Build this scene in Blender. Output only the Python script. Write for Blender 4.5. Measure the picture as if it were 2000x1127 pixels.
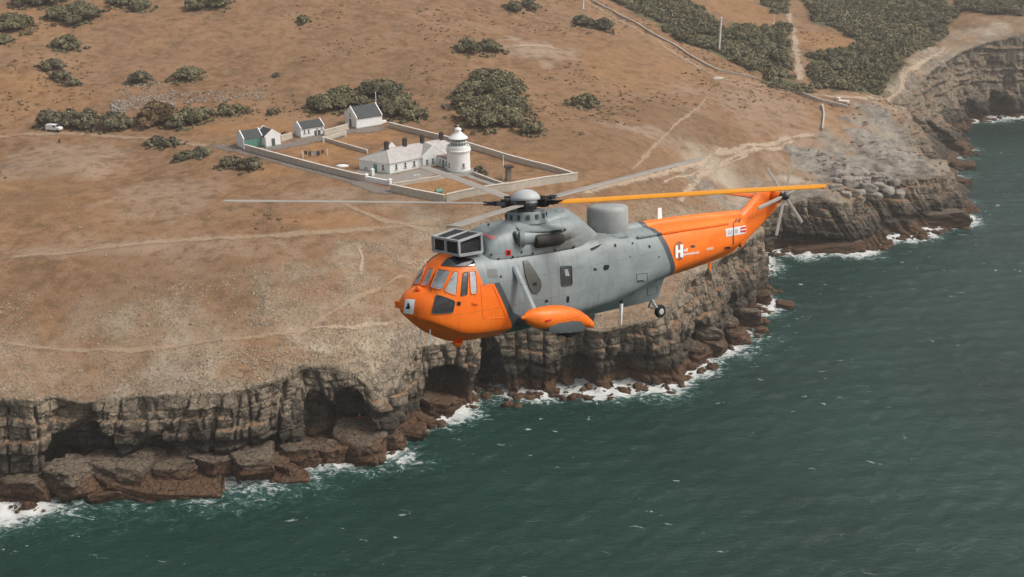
import bpy, bmesh, math, random
import numpy as np
from mathutils import Vector, Matrix, Euler
from mathutils.bvhtree import BVHTree

for _o in list(bpy.data.objects):
    bpy.data.objects.remove(_o, do_unlink=True)
scene = bpy.context.scene
COL = scene.collection
R = math.radians

# ------------------------------------------------------------------ camera
FPX, CAM_H, CAM_PITCH = 2000.0, 107.0, 22.0          # focal length in px of a 2000 px wide picture
cam_d = bpy.data.cameras.new('camera')
cam_d.sensor_width = 36.0
cam_d.lens = 36.0 * FPX / 2000.0
cam_d.clip_start = 0.5
cam_d.clip_end = 20000
cam = bpy.data.objects.new('camera', cam_d)
COL.objects.link(cam)
cam.location = (0, 0, CAM_H)
cam.rotation_euler = (R(90 - CAM_PITCH), 0, 0)
scene.camera = cam

# ------------------------------------------------------------------ sky, sun, exposure
SUN_EL, SUN_AZ = 50.0, 96.0       # azimuth clockwise from +Y (view direction)
world = bpy.data.worlds.new('World')
scene.world = world
world.use_nodes = True
_nt = world.node_tree
_nt.nodes.clear()
_sky = _nt.nodes.new('ShaderNodeTexSky')
_sky.sky_type = 'NISHITA'
_sky.sun_disc = False
_sky.sun_elevation = R(SUN_EL)
_sky.sun_rotation = R(SUN_AZ)
_sky.air_density = 1.0
_sky.dust_density = 6.0
_sky.ozone_density = 0.6
_bg = _nt.nodes.new('ShaderNodeBackground')
_bg.inputs['Strength'].default_value = 0.115
_hs = _nt.nodes.new('ShaderNodeHueSaturation')
_hs.inputs['Saturation'].default_value = 0.35      # high overcast: a whiter sky
_out = _nt.nodes.new('ShaderNodeOutputWorld')
_nt.links.new(_sky.outputs[0], _hs.inputs['Color'])
_nt.links.new(_hs.outputs[0], _bg.inputs['Color'])
_nt.links.new(_bg.outputs[0], _out.inputs['Surface'])
sun_d = bpy.data.lights.new('sun', 'SUN')
sun_d.energy = 1.5
sun_d.angle = R(14)
sun_d.color = (1.0, 0.95, 0.88)
sun = bpy.data.objects.new('sun', sun_d)
COL.objects.link(sun)
_el, _az = R(SUN_EL), R(SUN_AZ)
_sd = Vector((math.sin(_az) * math.cos(_el), math.cos(_az) * math.cos(_el), math.sin(_el)))
sun.rotation_euler = _sd.to_track_quat('Z', 'Y').to_euler()
vs = scene.view_settings
vs.view_transform = 'Standard'
vs.look = 'None'
vs.gamma = 1
vs.use_curve_mapping = False
vs.exposure = 0.24

# ------------------------------------------------------------------ helpers
rng = np.random.default_rng(7)
random.seed(7)


def tag(o, label=None, cat=None, group=None, kind=None):
    if label: o['label'] = label
    if cat: o['category'] = cat
    if group: o['group'] = group
    if kind: o['kind'] = kind
    return o


def empty(name, loc=(0, 0, 0), rz=0.0, label=None, cat=None, group=None):
    o = bpy.data.objects.new(name, None)
    o.empty_display_size = 0.5
    COL.objects.link(o)
    o.location = loc
    o.rotation_euler = (0, 0, rz)
    return tag(o, label, cat, group)


def np_mesh(name, V, F):
    """V (n,3) array, F (m,k) int array, all faces with k corners."""
    V = np.asarray(V, np.float32)
    F = np.asarray(F, np.int32)
    me = bpy.data.meshes.new(name)
    me.vertices.add(len(V))
    me.vertices.foreach_set('co', V.ravel())
    m, k = F.shape
    me.loops.add(m * k)
    me.loops.foreach_set('vertex_index', F.ravel())
    me.polygons.add(m)
    me.polygons.foreach_set('loop_start', np.arange(0, m * k, k, dtype=np.int32))
    me.update(calc_edges=True)
    me.validate()
    return me


def link(name, me, mat=None, parent=None, smooth=False, mtx=None):
    o = bpy.data.objects.new(name, me)
    COL.objects.link(o)
    if mat is not None and not me.materials:
        for m in (mat if isinstance(mat, (list, tuple)) else [mat]):
            me.materials.append(m)
    if smooth:
        me.polygons.foreach_set('use_smooth', np.ones(len(me.polygons), bool))
        me.update()
    if parent is not None:
        o.parent = parent
    if mtx is not None:
        o.matrix_local = mtx
    return o


class MB:
    """collects polygons, links them as one mesh object"""
    def __init__(self):
        self.v, self.f, self.mi = [], [], []

    def poly(self, pts, mi=0):
        n = len(self.v)
        self.v += [tuple(p) for p in pts]
        self.f.append(tuple(range(n, n + len(pts))))
        self.mi.append(mi)
        return self

    def add(self, verts, faces, mi=0):
        n = len(self.v)
        self.v += [tuple(p) for p in verts]
        self.f += [tuple(i + n for i in f) for f in faces]
        self.mi += [mi] * len(faces)
        return self

    def box(self, x0, x1, y0, y1, z0, z1, mi=0, M=None):
        vs_ = [(x0, y0, z0), (x1, y0, z0), (x1, y1, z0), (x0, y1, z0), (x0, y0, z1), (x1, y0, z1), (x1, y1, z1), (x0, y1, z1)]
        if M is not None:
            vs_ = [tuple(M @ Vector(p)) for p in vs_]
        return self.add(vs_, [(0, 3, 2, 1), (4, 5, 6, 7), (0, 1, 5, 4), (1, 2, 6, 5), (2, 3, 7, 6), (3, 0, 4, 7)], mi)

    def tube(self, pts, rad, n=8, mi=0, cap=True):
        pts = [Vector(p) for p in pts]
        rads = rad if isinstance(rad, (list, tuple)) else [rad] * len(pts)
        rings = []
        up = None
        for i, p in enumerate(pts):
            d = (pts[min(i + 1, len(pts) - 1)] - pts[max(i - 1, 0)]).normalized()
            ref = Vector((0, 0, 1)) if abs(d.z) < 0.95 else Vector((1, 0, 0))
            a = d.cross(ref).normalized()
            b = d.cross(a).normalized()
            rings.append([p + (a * math.cos(2 * math.pi * k / n) + b * math.sin(2 * math.pi * k / n)) * rads[i] for k in range(n)])
        V = [q for r in rings for q in r]
        F = []
        for i in range(len(rings) - 1):
            for k in range(n):
                k2 = (k + 1) % n
                F.append((i * n + k, i * n + k2, (i + 1) * n + k2, (i + 1) * n + k))
        if cap:
            F.append(tuple(range(n - 1, -1, -1)))
            F.append(tuple((len(rings) - 1) * n + k for k in range(n)))
        return self.add(V, F, mi)

    def lathe(self, prof, n=24, c=(0, 0, 0), mi=0, M=None):
        """prof: list of (radius, z)"""
        V, F = [], []
        for (r, z) in prof:
            for k in range(n):
                a = 2 * math.pi * k / n
                p = Vector((c[0] + r * math.cos(a), c[1] + r * math.sin(a), c[2] + z))
                V.append(M @ p if M is not None else p)
        for i in range(len(prof) - 1):
            for k in range(n):
                k2 = (k + 1) % n
                F.append((i * n + k, i * n + k2, (i + 1) * n + k2, (i + 1) * n + k))
        if prof[0][0] > 1e-4:
            F.append(tuple(range(n - 1, -1, -1)))
        if prof[-1][0] > 1e-4:
            F.append(tuple((len(prof) - 1) * n + k for k in range(n)))
        return self.add(V, F, mi)

    def build(self, name, mat, parent=None, smooth=None, bevel=0):
        me = bpy.data.meshes.new(name)
        me.from_pydata(self.v, [], self.f)
        bm = bmesh.new()
        bm.from_mesh(me)
        for f_, m_ in zip(bm.faces, self.mi):
            f_.material_index = m_
        bmesh.ops.remove_doubles(bm, verts=bm.verts, dist=1e-5)
        bmesh.ops.recalc_face_normals(bm, faces=bm.faces)
        if bevel:
            bmesh.ops.bevel(bm, geom=bm.edges[:], offset=bevel, segments=1, affect='EDGES')
        if smooth is not None:
            for f_ in bm.faces: f_.smooth = True
            for e in bm.edges:
                if len(e.link_faces) == 2 and e.calc_face_angle(0) > math.radians(smooth):
                    e.smooth = False
        bm.to_mesh(me)
        bm.free()
        return link(name, me, mat, parent)


# ---- value noise in numpy
def _hash(ix, iy, iz=0, seed=0):
    h = (ix.astype(np.int64) * 374761393 + iy.astype(np.int64) * 668265263 + np.asarray(iz).astype(np.int64) * 2147483647 + seed * 974711) & 0xFFFFFFFF
    h = ((h ^ (h >> 13)) * 1274126177) & 0xFFFFFFFF
    h = ((h ^ (h >> 16)) * 2246822519) & 0xFFFFFFFF
    return ((h ^ (h >> 15)) & 0xFFFFFF) / float(0xFFFFFF)


def vn2(x, y, seed=0):
    ix, iy = np.floor(x), np.floor(y)
    fx, fy = x - ix, y - iy
    fx = fx * fx * (3 - 2 * fx); fy = fy * fy * (3 - 2 * fy)
    a = _hash(ix, iy, 0, seed); b = _hash(ix + 1, iy, 0, seed)
    c = _hash(ix, iy + 1, 0, seed); d = _hash(ix + 1, iy + 1, 0, seed)
    return (a * (1 - fx) + b * fx) * (1 - fy) + (c * (1 - fx) + d * fx) * fy - 0.5


def fbm2(x, y, oct_=4, seed=0):
    s, a = 0, 1.0
    for i in range(oct_):
        s = s + a * vn2(x * 2 ** i + 17.3 * i, y * 2 ** i - 9.1 * i, seed + i)
        a *= 0.5
    return s


def vn3(x, y, z, seed=0):
    ix, iy, iz = np.floor(x), np.floor(y), np.floor(z)
    fx, fy, fz = x - ix, y - iy, z - iz
    fx = fx * fx * (3 - 2 * fx); fy = fy * fy * (3 - 2 * fy); fz = fz * fz * (3 - 2 * fz)
    r = 0
    for dz in (0, 1):
        for dy in (0, 1):
            for dx in (0, 1):
                r = r + _hash(ix + dx, iy + dy, iz + dz, seed) * (fx if dx else 1 - fx) * (fy if dy else 1 - fy) * (fz if dz else 1 - fz)
    return r - 0.5


def sstep(a, b, x):
    t = np.clip((x - a) / (b - a), 0, 1)
    return t * t * (3 - 2 * t)


# ---- rays of the photograph's pixels (2000 x 1127), used to survey where things stand
_p = R(CAM_PITCH)
FW = np.array([0, math.cos(_p), -math.sin(_p)]); UP = np.array([0, math.sin(_p), math.cos(_p)]); RT = np.array([1.0, 0, 0])
CAMP = np.array([0, 0, CAM_H])


def ray(px, py):
    return FW + RT * (px - 1000) / FPX + UP * (563.5 - py) / FPX


def un(px, py, z):
    d = ray(px, py)
    return CAMP + d * ((z - CAM_H) / d[2])


# ------------------------------------------------------------------ materials
def srgb(r, g, b):
    f = lambda c: (c / 255 / 12.92) if c / 255 <= 0.04045 else ((c / 255 + 0.055) / 1.055) ** 2.4
    return (f(r), f(g), f(b), 1)


class Mat:
    def __init__(self, name, rough=0.8, spec=0.3, color=(0.5, 0.5, 0.5, 1), metallic=0.0):
        self.m = bpy.data.materials.new(name)
        self.m.use_nodes = True
        self.nt = self.m.node_tree
        self.b = self.nt.nodes['Principled BSDF']
        self.b.inputs['Roughness'].default_value = rough
        self.b.inputs['Specular IOR Level'].default_value = spec
        self.b.inputs['Base Color'].default_value = color
        self.b.inputs['Metallic'].default_value = metallic

    def n(self, t, **kw):
        nd = self.nt.nodes.new('ShaderNode' + t)
        for k, v in kw.items():
            if k.startswith('i_'):
                nd.inputs[k[2:].replace('_', ' ')].default_value = v
            else:
                setattr(nd, k, v)
        return nd

    def l(self, a, b):
        self.nt.links.new(a, b)

    def coord(self, kind='Object'):
        if kind == 'World':
            return self.n('NewGeometry').outputs['Position']
        return self.n('TexCoord').outputs[kind]

    def mapping(self, vec, scale=(1, 1, 1), rot=(0, 0, 0)):
        mp = self.n('Mapping')
        mp.inputs['Scale'].default_value = scale
        mp.inputs['Rotation'].default_value = rot
        self.l(vec, mp.inputs['Vector'])
        return mp.outputs[0]

    def noise(self, vec, scale=1.0, detail=4, rough=0.55, dist=0.0):
        nd = self.n('TexNoise')
        nd.inputs['Scale'].default_value = scale
        nd.inputs['Detail'].default_value = detail
        nd.inputs['Roughness'].default_value = rough
        nd.inputs['Distortion'].default_value = dist
        self.l(vec, nd.inputs['Vector'])
        return nd.outputs['Fac']

    def cracks(self, vec, scale, lo, hi):
        nd = self.n('TexVoronoi', feature='DISTANCE_TO_EDGE')
        nd.inputs['Scale'].default_value = scale
        nz = self.n('TexNoise')
        nz.inputs['Scale'].default_value = scale * 1.5
        nz.inputs['Detail'].default_value = 4
        self.l(vec, nz.inputs['Vector'])
        ad = self.n('VectorMath', operation='MULTIPLY_ADD')
        self.l(nz.outputs['Color'], ad.inputs[0])
        ad.inputs[1].default_value = (1.2, 1.2, 1.2)
        self.l(vec, ad.inputs[2])
        self.l(ad.outputs[0], nd.inputs['Vector'])
        return self.smooth(nd.outputs['Distance'], lo, hi)

    def ramp(self, fac, stops, interp='LINEAR'):
        nd = self.n('ValToRGB')
        cr = nd.color_ramp
        cr.interpolation = interp
        while len(cr.elements) < len(stops):
            cr.elements.new(0.5)
        for e, (p, c) in zip(cr.elements, stops):
            e.position = p
            e.color = c if len(c) == 4 else (*c, 1)
        self.l(fac, nd.inputs[0])
        return nd.outputs[0]

    def mix(self, fac, a, b, mode='MIX'):
        nd = self.n('Mix', data_type='RGBA', blend_type=mode)
        if isinstance(fac, (int, float)): nd.inputs[0].default_value = fac
        else: self.l(fac, nd.inputs[0])
        for s, i in ((a, 6), (b, 7)):
            if isinstance(s, (tuple, list)): nd.inputs[i].default_value = s if len(s) == 4 else (*s, 1)
            else: self.l(s, nd.inputs[i])
        return nd.outputs[2]

    def math(self, op, a, b=None, c=None, clamp=False):
        nd = self.n('Math', operation=op, use_clamp=clamp)
        for i, s in enumerate((a, b, c)):
            if s is None: continue
            if isinstance(s, (int, float)): nd.inputs[i].default_value = s
            else: self.l(s, nd.inputs[i])
        return nd.outputs[0]

    def smooth(self, x, a, b):
        nd = self.n('MapRange', interpolation_type='SMOOTHSTEP')
        self.l(x, nd.inputs[0])
        nd.inputs[1].default_value = a
        nd.inputs[2].default_value = b
        return nd.outputs[0]

    def sep(self, vec):
        nd = self.n('SeparateXYZ')
        self.l(vec, nd.inputs[0])
        return nd.outputs

    def attr(self, name):
        nd = self.n('Attribute', attribute_name=name)
        return nd

    def color(self, c):
        self.l(c, self.b.inputs['Base Color'])
        return self

    def rough(self, c):
        self.l(c, self.b.inputs['Roughness'])
        return self

    def bump(self, h, strength=0.4, dist=0.1):
        nd = self.n('Bump')
        nd.inputs['Strength'].default_value = strength
        nd.inputs['Distance'].default_value = dist
        self.l(h, nd.inputs['Height'])
        self.l(nd.outputs[0], self.b.inputs['Normal'])
        return self


def plain(name, c, rough=0.6, spec=0.3, var=0.12, scale=2.0, metallic=0.0):
    """paint / wood / metal with a little procedural unevenness"""
    m = Mat(name, rough, spec, metallic=metallic)
    v = m.coord('Object')
    f = m.noise(v, scale, 5, 0.6)
    lo = tuple(x * (1 - var) for x in c[:3])
    hi = tuple(min(1, x * (1 + var)) for x in c[:3])
    m.color(m.ramp(f, [(0.3, lo), (0.7, hi)]))
    return m.m
# ================================================================== TERRAIN
# cliff line, left to right: (rim px, rim z, foot px) surveyed from the picture, or world points
_W = 'w'
COAST = [
    (_W, (-900, 90, 34), (-895, 80)), (_W, (-500, 120, 30), (-500, 112)), (_W, (-260, 148, 24), (-262, 141)), (_W, (-165, 160, 21), (-166, 153)),
    ((-150, 775), 20, (-150, 1010)), ((0, 768), 19.5, (0, 1000)), ((70, 772), 19, (85, 975)), ((105, 765), 18, (100, 930)), ((190, 768), 17.5, (190, 925)), ((270, 762), 17.5, (270, 925)),
    ((360, 768), 17, (360, 925)), ((450, 768), 16.5, (440, 920)), ((545, 735), 17.5, (545, 915)), ((600, 725), 17, (640, 890)),
    ((690, 735), 15, (735, 880)), ((745, 790), 9, (762, 875)), ((770, 760), 11, (778, 850)), ((800, 692), 15.5, (800, 838)), ((880, 665), 15.5, (880, 800)), ((912, 655), 15.5, (915, 788)),
    (_W, (-7.8, 208, 15.5), (-8.2, 205)), (_W, (-9, 218, 17), (-8.5, 215)), (_W, (-4.5, 214, 16.5), (-4.5, 210.5)),
    ((950, 640), 15.5, (965, 772)), ((1010, 640), 15.5, (1020, 775)), ((1100, 638), 15.5, (1100, 768)), ((1180, 630), 16, (1190, 765)), ((1240, 622), 16, (1255, 752)), ((1305, 605), 16, (1332, 745)),
    ((1330, 570), 16, (1360, 705)), ((1365, 540), 17, (1400, 682)), ((1400, 512), 18, (1440, 660)), ((1440, 485), 18, (1470, 630)), ((1470, 467), 17.5, (1490, 600)), ((1490, 463), 15.5, (1496, 575)),
    ((1488, 440), 13, (1490, 520)), ((1470, 425), 14, (1500, 497)), ((1510, 402), 14, (1540, 494)), ((1570, 398), 14, (1610, 492)), ((1640, 400), 14, (1690, 490)), ((1690, 392), 13.5, (1722, 478)),
    ((1690, 365), 15, (1745, 470)), ((1740, 355), 15, (1800, 458)), ((1800, 345), 15, (1850, 445)), ((1850, 342), 14, (1888, 430)), ((1850, 318), 14, (1893, 405)),
    ((1795, 300), 15, (1868, 388)), ((1775, 245), 21, (1858, 350)), ((1770, 215), 23, (1868, 330)), ((1735, 203), 22, (1862, 308)), ((1790, 165), 26.5, (1895, 297)), ((1810, 142), 29, (1872, 268)),
    ((1870, 105), 31, (1890, 243)), ((1925, 85), 34, (1940, 232)), ((1990, 65), 38, (2000, 228)), ((2150, 45), 41, (2150, 213)),
    (_W, (420, 545, 45), (424, 536)), (_W, (620, 590, 48), (624, 578)), (_W, (1000, 640, 50), (1004, 626)),
]
_T, _B = [], []
for c in COAST:
    if c[0] == _W:
        _T.append(c[1]); _B.append((*c[2], 0))
    else:
        _T.append(tuple(un(*c[0], c[1]))); _B.append(tuple(un(*c[2], 0)))
_T = np.array(_T, float); _B = np.array(_B, float)

LANDPTS = [(500, 690, 20), (500, 600, 25), (500, 500, 30), (200, 690, 21.5), (200, 600, 26), (200, 500, 30), (0, 400, 33), (0, 550, 28), (0, 680, 22), (700, 500, 29), (820, 560, 24.5), (850, 625, 18.5), (700, 650, 20.5), (640, 690, 18.5),
           (760, 700, 15.5), (700, 420, 33), (900, 450, 30.5), (1000, 500, 26), (1100, 570, 20), (1100, 400, 32), (1250, 450, 26), (1400, 430, 22), (1380, 485, 20), (1250, 560, 19), (1330, 520, 20),
           (870, 395, 34), (1127, 338, 35), (893, 333, 36), (762, 341, 36), (470, 290, 37.5), (760, 245, 38.5), (620, 270, 38), (690, 300, 37), (1000, 320, 36), (300, 330, 35), (100, 270, 37), (0, 255, 37.5), (300, 245, 39),
           (0, 150, 47), (0, 0, 62), (300, 100, 50), (300, 0, 62), (600, 100, 50), (600, 0, 62), (1000, 0, 58), (900, 120, 47), (960, 240, 40), (1150, 200, 39), (1150, 80, 47), (1300, 60, 46), (1300, 200, 37), (1300, 300, 33),
           (1400, 150, 37), (1450, 280, 29), (1600, 200, 28), (1600, 262, 24), (1560, 320, 20), (1620, 350, 17), (1560, 150, 31), (1560, 0, 46), (1700, 60, 40), (1690, 185, 27.5), (1680, 250, 23.5), (1730, 300, 19), (1800, 0, 47), (1950, 20, 45), (1850, 90, 33), (1740, 120, 34)]
_C = [tuple(un(a, b, z)) for a, b, z in LANDPTS] + [(0, 600, 85), (-300, 600, 92), (300, 700, 75), (500, 800, 74), (-500, 400, 68), (-400, 220, 40), (0, 1000, 120), (650, 760, 62), (-800, 800, 118), (900, 1100, 90), (-900, 300, 60), (0, 1500, 130), (-1200, 1400, 140), (1200, 1500, 110)]
_C += [tuple(t) for t in _T]
_C = np.array(_C)


def _U(r2):
    return 0.5 * r2 * np.log(r2 + 1e-9)


def _tps_fit(P, lam):
    n = len(P)
    X = P[:, :2] / 100
    d2 = ((X[:, None] - X[None]) ** 2).sum(-1)
    A = np.zeros((n + 3, n + 3))
    A[:n, :n] = _U(d2) + np.eye(n) * lam
    A[:n, n] = 1; A[:n, n + 1:] = X
    A[n, :n] = 1; A[n + 1:, :n] = X.T
    return np.linalg.solve(A, np.r_[P[:, 2], 0, 0, 0])


_TW = _tps_fit(_C, 0.0012)


def hbase(x, y):
    x = np.asarray(x, float) / 100; y = np.asarray(y, float) / 100
    sh = x.shape
    x = x.ravel(); y = y.ravel()
    out = np.empty(len(x))
    X = _C[:, :2] / 100
    n = len(X)
    for i in range(0, len(x), 40000):
        xs, ys = x[i:i + 40000], y[i:i + 40000]
        d2 = (xs[:, None] - X[None, :, 0]) ** 2 + (ys[:, None] - X[None, :, 1]) ** 2
        out[i:i + 40000] = _U(d2) @ _TW[:n] + _TW[n] + _TW[n + 1] * xs + _TW[n + 2] * ys
    return out.reshape(sh)


# compound platform: the light station stands on levelled ground
CPD = np.array([-33.0, 268.0])


ROCKY_W = None


def rocky(x, y):
    if ROCKY_W is None: return np.zeros(np.shape(x))
    return cover(np.ravel(x), np.ravel(y), ROCKY_W, 0.8, 63).reshape(np.shape(x))


def h(x, y):
    x = np.asarray(x, float); y = np.asarray(y, float)
    z = hbase(x, y)
    k = sstep(28, 70, np.hypot((x - CPD[0]) / 1.25, y - CPD[1]))
    if ROCKY_W is not None:      # bare rock steps on the far headland
        rk = rocky(x, y)
        st_ = 2.6
        zz = z + fbm2(x / 9, y / 9, 3, 77) * 3.0
        fr = zz / st_ - np.floor(zz / st_)
        z = z + rk * ((sstep(0.25, 0.6, fr) - fr) * st_ * 0.9 + fbm2(x / 3.5, y / 3.5, 3, 78) * 1.3)
    z = z + k * (fbm2(x / 24, y / 24, 3, 3) * 2.3) + (0.25 + 0.75 * k) * fbm2(x / 5, y / 5, 3, 9) * 0.38
    return z


def at(px, py):
    """where the line of sight through a pixel meets the ground"""
    d = ray(px, py)
    t = np.linspace(100, 1000, 1801)
    P = CAMP + d * t[:, None]
    dz = P[:, 2] - h(P[:, 0], P[:, 1])
    i = np.argmax(dz < 0)
    if dz[i] >= 0: i = len(t) - 1
    a, b = t[max(i - 1, 0)], t[i]
    f0, f1 = dz[max(i - 1, 0)], dz[i]
    tt = a + (b - a) * (f0 / (f0 - f1 + 1e-9))
    return CAMP + d * tt


# ---- smooth rim and foot curves
def _spline(P, n=24):
    out = []
    N = len(P)
    for i in range(N - 1):
        p0, p1, p2, p3 = P[max(i - 1, 0)], P[i], P[i + 1], P[min(i + 2, N - 1)]
        for k in range(n):
            t = k / n
            a = 0.5 * (2 * p1 + (p2 - p0) * t + (2 * p0 - 5 * p1 + 4 * p2 - p3) * t ** 2 + (3 * p1 - p0 - 3 * p2 + p3) * t ** 3)
            b = p1 + (p2 - p1) * t
            out.append(0.45 * a + 0.55 * b)
    out.append(P[-1])
    return np.array(out)


_Ts, _Bs = _spline(_T), _spline(_B)
_mid = (_Ts[:, :2] + _Bs[:, :2]) / 2
_seg = np.r_[0, np.cumsum(np.hypot(*np.diff(_mid, axis=0).T))]
_dist = np.hypot(*(_mid.T - np.array([[0], [150]])))
# spacing grows with distance
_sp = []
s_ = 0.0
while s_ < _seg[-1]:
    _sp.append(s_)
    q = np.array([np.interp(s_, _seg, _mid[:, 0]), np.interp(s_, _seg, _mid[:, 1])])
    inview = (-125 < q[0] < 300)
    dd = math.hypot(q[0], q[1])
    s_ += (0.25 if dd < 260 else 0.38 if dd < 380 else 0.55) if inview else 3.0
_sp = np.array(_sp)
ip = lambda A, k: np.interp(_sp, _seg, A[:, k])
RIM = np.c_[ip(_Ts, 0), ip(_Ts, 1)]
FOOT = np.c_[ip(_Bs, 0), ip(_Bs, 1)]
SARC = _sp
# outward (seaward) normal, smoothed
_mm = (RIM + FOOT) / 2
_tan = np.gradient(_mm, axis=0)
_tan /= np.linalg.norm(_tan, axis=1)[:, None] + 1e-9
NRM = np.c_[_tan[:, 1], -_tan[:, 0]]
_dirTB = FOOT - RIM
NRM = NRM * 0.75 + 0.25 * _dirTB / (np.linalg.norm(_dirTB, axis=1)[:, None] + 1e-6)
for _ in range(60):
    NRM[1:-1] = (NRM[:-2] + NRM[1:-1] * 2 + NRM[2:]) / 4
NRM /= np.linalg.norm(NRM, axis=1)[:, None]


def s_near(px, py, z=0):
    q = un(px, py, z)[:2]
    return SARC[np.argmin(np.hypot(*(FOOT - q).T))]


def poly_dist(P, line):
    """distance of points P (n,2) to a polyline"""
    best = np.full(len(P), 1e9)
    for a, b in zip(line[:-1], line[1:]):
        ab = b - a
        t = np.clip(((P - a) @ ab) / (ab @ ab + 1e-12), 0, 1)
        best = np.minimum(best, np.hypot(*(P - a - t[:, None] * ab).T))
    return best


def in_poly(P, poly):
    x, y = P[:, 0], P[:, 1]
    ins = np.zeros(len(P), bool)
    n = len(poly)
    for i in range(n):
        x0, y0 = poly[i]; x1, y1 = poly[(i + 1) % n]
        if y0 == y1: continue
        c = ((y0 > y) != (y1 > y)) & (x < (x1 - x0) * (y - y0) / (y1 - y0) + x0)
        ins ^= c
    return ins


_st = 6
RIMC = RIM[::_st]
FOOTC = FOOT[::_st]
LANDPOLY = np.r_[RIMC, [[3000, 700], [3000, 4000], [-3000, 4000], [-3000, 90]]]
SEAPOLY = np.r_[FOOTC, [[3000, 650], [3000, 4000], [-3000, 4000], [-3000, 80]]]


def axis(a, b, step, far, g=1.14):
    mid = list(np.arange(a, b + 1e-6, step))
    lo, hi = [], []
    d, x = step, a
    while x > -far:
        d *= g; x -= d; lo.append(x)
    d, x = step, b
    while x < far:
        d *= g; x += d; hi.append(x)
    return np.array(lo[::-1] + mid + hi)


def grid_mesh(X, Y):
    nx, ny = len(X), len(Y)
    gx, gy = np.meshgrid(X, Y)
    idx = np.arange(nx * ny).reshape(ny, nx)
    F = np.c_[idx[:-1, :-1].ravel(), idx[:-1, 1:].ravel(), idx[1:, 1:].ravel(), idx[1:, :-1].ravel()]
    return gx.ravel(), gy.ravel(), F


def compact(V, F, *attrs):
    used = np.zeros(len(V), bool)
    used[F.ravel()] = True
    m = np.cumsum(used) - 1
    return (V[used], m[F]) + tuple(a[used] for a in attrs)


def set_attr(me, name, A):
    A = np.asarray(A, np.float32)
    if A.ndim == 1:
        at_ = me.attributes.new(name, 'FLOAT', 'POINT')
        at_.data.foreach_set('value', A)
    else:
        at_ = me.attributes.new(name, 'FLOAT_COLOR', 'POINT')
        at_.data.foreach_set('color', np.c_[A, np.ones(len(A))].astype(np.float32).ravel() if A.shape[1] == 3 else A.ravel())


# ---- what covers the ground where (survey: ellipses in the picture dropped on the ground)
def blob(px, py, rx, ry, w=1.0):
    c = at(px, py); a = at(px + rx, py); b = at(px, py - ry)
    return (c[0], c[1], abs(a[0] - c[0]) + 0.5, abs(b[1] - c[1]) + 0.5, w)


def cover(x, y, blobs, rough=0.6, seed=0):
    nz = fbm2(x / 6, y / 6, 3, seed) * rough
    m = np.zeros(len(x))
    for cx, cy, rx, ry, w in blobs:
        d = np.hypot((x - cx) / rx, (y - cy) / ry)
        m = np.maximum(m, w * sstep(1.25, 0.65, d + nz))
    return m


SCRUB_PX = [   # polygons of dense scrub on the far slope
    [(1180, -10), (1330, -10), (1400, 40), (1440, 70), (1500, 130), (1470, 140), (1400, 105), (1330, 80), (1250, 30)],
    [(1420, 42), (1540, 52), (1550, 155), (1500, 150), (1440, 95)],
    [(1570, -20), (1830, -20), (1868, 30), (1845, 75), (1790, 100), (1755, 140), (1730, 180), (1640, 182), (1590, 170), (1578, 105), (1660, 95), (1680, 82), (1640, 60), (1590, 45)],
    [(1850, -15), (2100, -15), (2100, 15), (1990, 32), (1880, 22)],
    [(1480, 152), (1560, 160), (1600, 180), (1580, 186), (1500, 170)],
    [(1480, -10), (1535, -10), (1542, 30), (1500, 25)],
]
SCRUB_W = [np.array([at(max(a, -300), b)[:2] for a, b in pl]) for pl in SCRUB_PX]
ORANGE = [blob(*b) for b in [(640, 290, 80, 30, 1), (720, 265, 60, 18, 1), (860, 360, 90, 22, 1), (540, 335, 40, 14, .8), (500, 250, 130, 14, .8), (1040, 310, 60, 18, .6), (1640, 245, 60, 25, .7), (1620, 85, 60, 20, .8), (100, 30, 130, 40, .5), (60, 190, 120, 50, .5), (60, 360, 60, 25, .8), (120, 400, 80, 25, .5), (640, 430, 90, 14, .7), (1450, 20, 60, 25, .7), (1450, 75, 40, 22, .7), (1250, 130, 120, 40, .4), (1830, 100, 40, 20, .6)]]
PALE = [blob(*b) for b in [(1050, 95, 60, 16, .9), (120, 310, 140, 25, .6), (330, 380, 110, 30, .5), (700, 385, 120, 20, .5), (1480, 215, 130, 40, .5), (1400, 330, 150, 35, .7), (250, 480, 300, 18, .5), (1930, 60, 40, 12, .7)]]
DARKP = [blob(*b) for b in [(835, 415, 50, 16, .6), (730, 380, 45, 14, .5), (200, 560, 200, 60, .35), (1200, 290, 160, 40, .35), (1330, 240, 130, 40, .35), (450, 560, 200, 60, .3), (60, 380, 90, 40, .4), (700, 130, 200, 60, .2)]]


ROCKY_W = [blob(*b) for b in [(1600, 320, 60, 30, 1), (1680, 330, 70, 40, 1), (1740, 300, 60, 45, 1), (1730, 245, 45, 30, .9), (1660, 290, 60, 20, .8), (1780, 340, 70, 25, 1), (1560, 385, 80, 14, .8), (1480, 420, 40, 16, .8), (1790, 180, 35, 30, .7), (1840, 130, 40, 25, .6), (1420, 400, 60, 20, .6)]]


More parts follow.
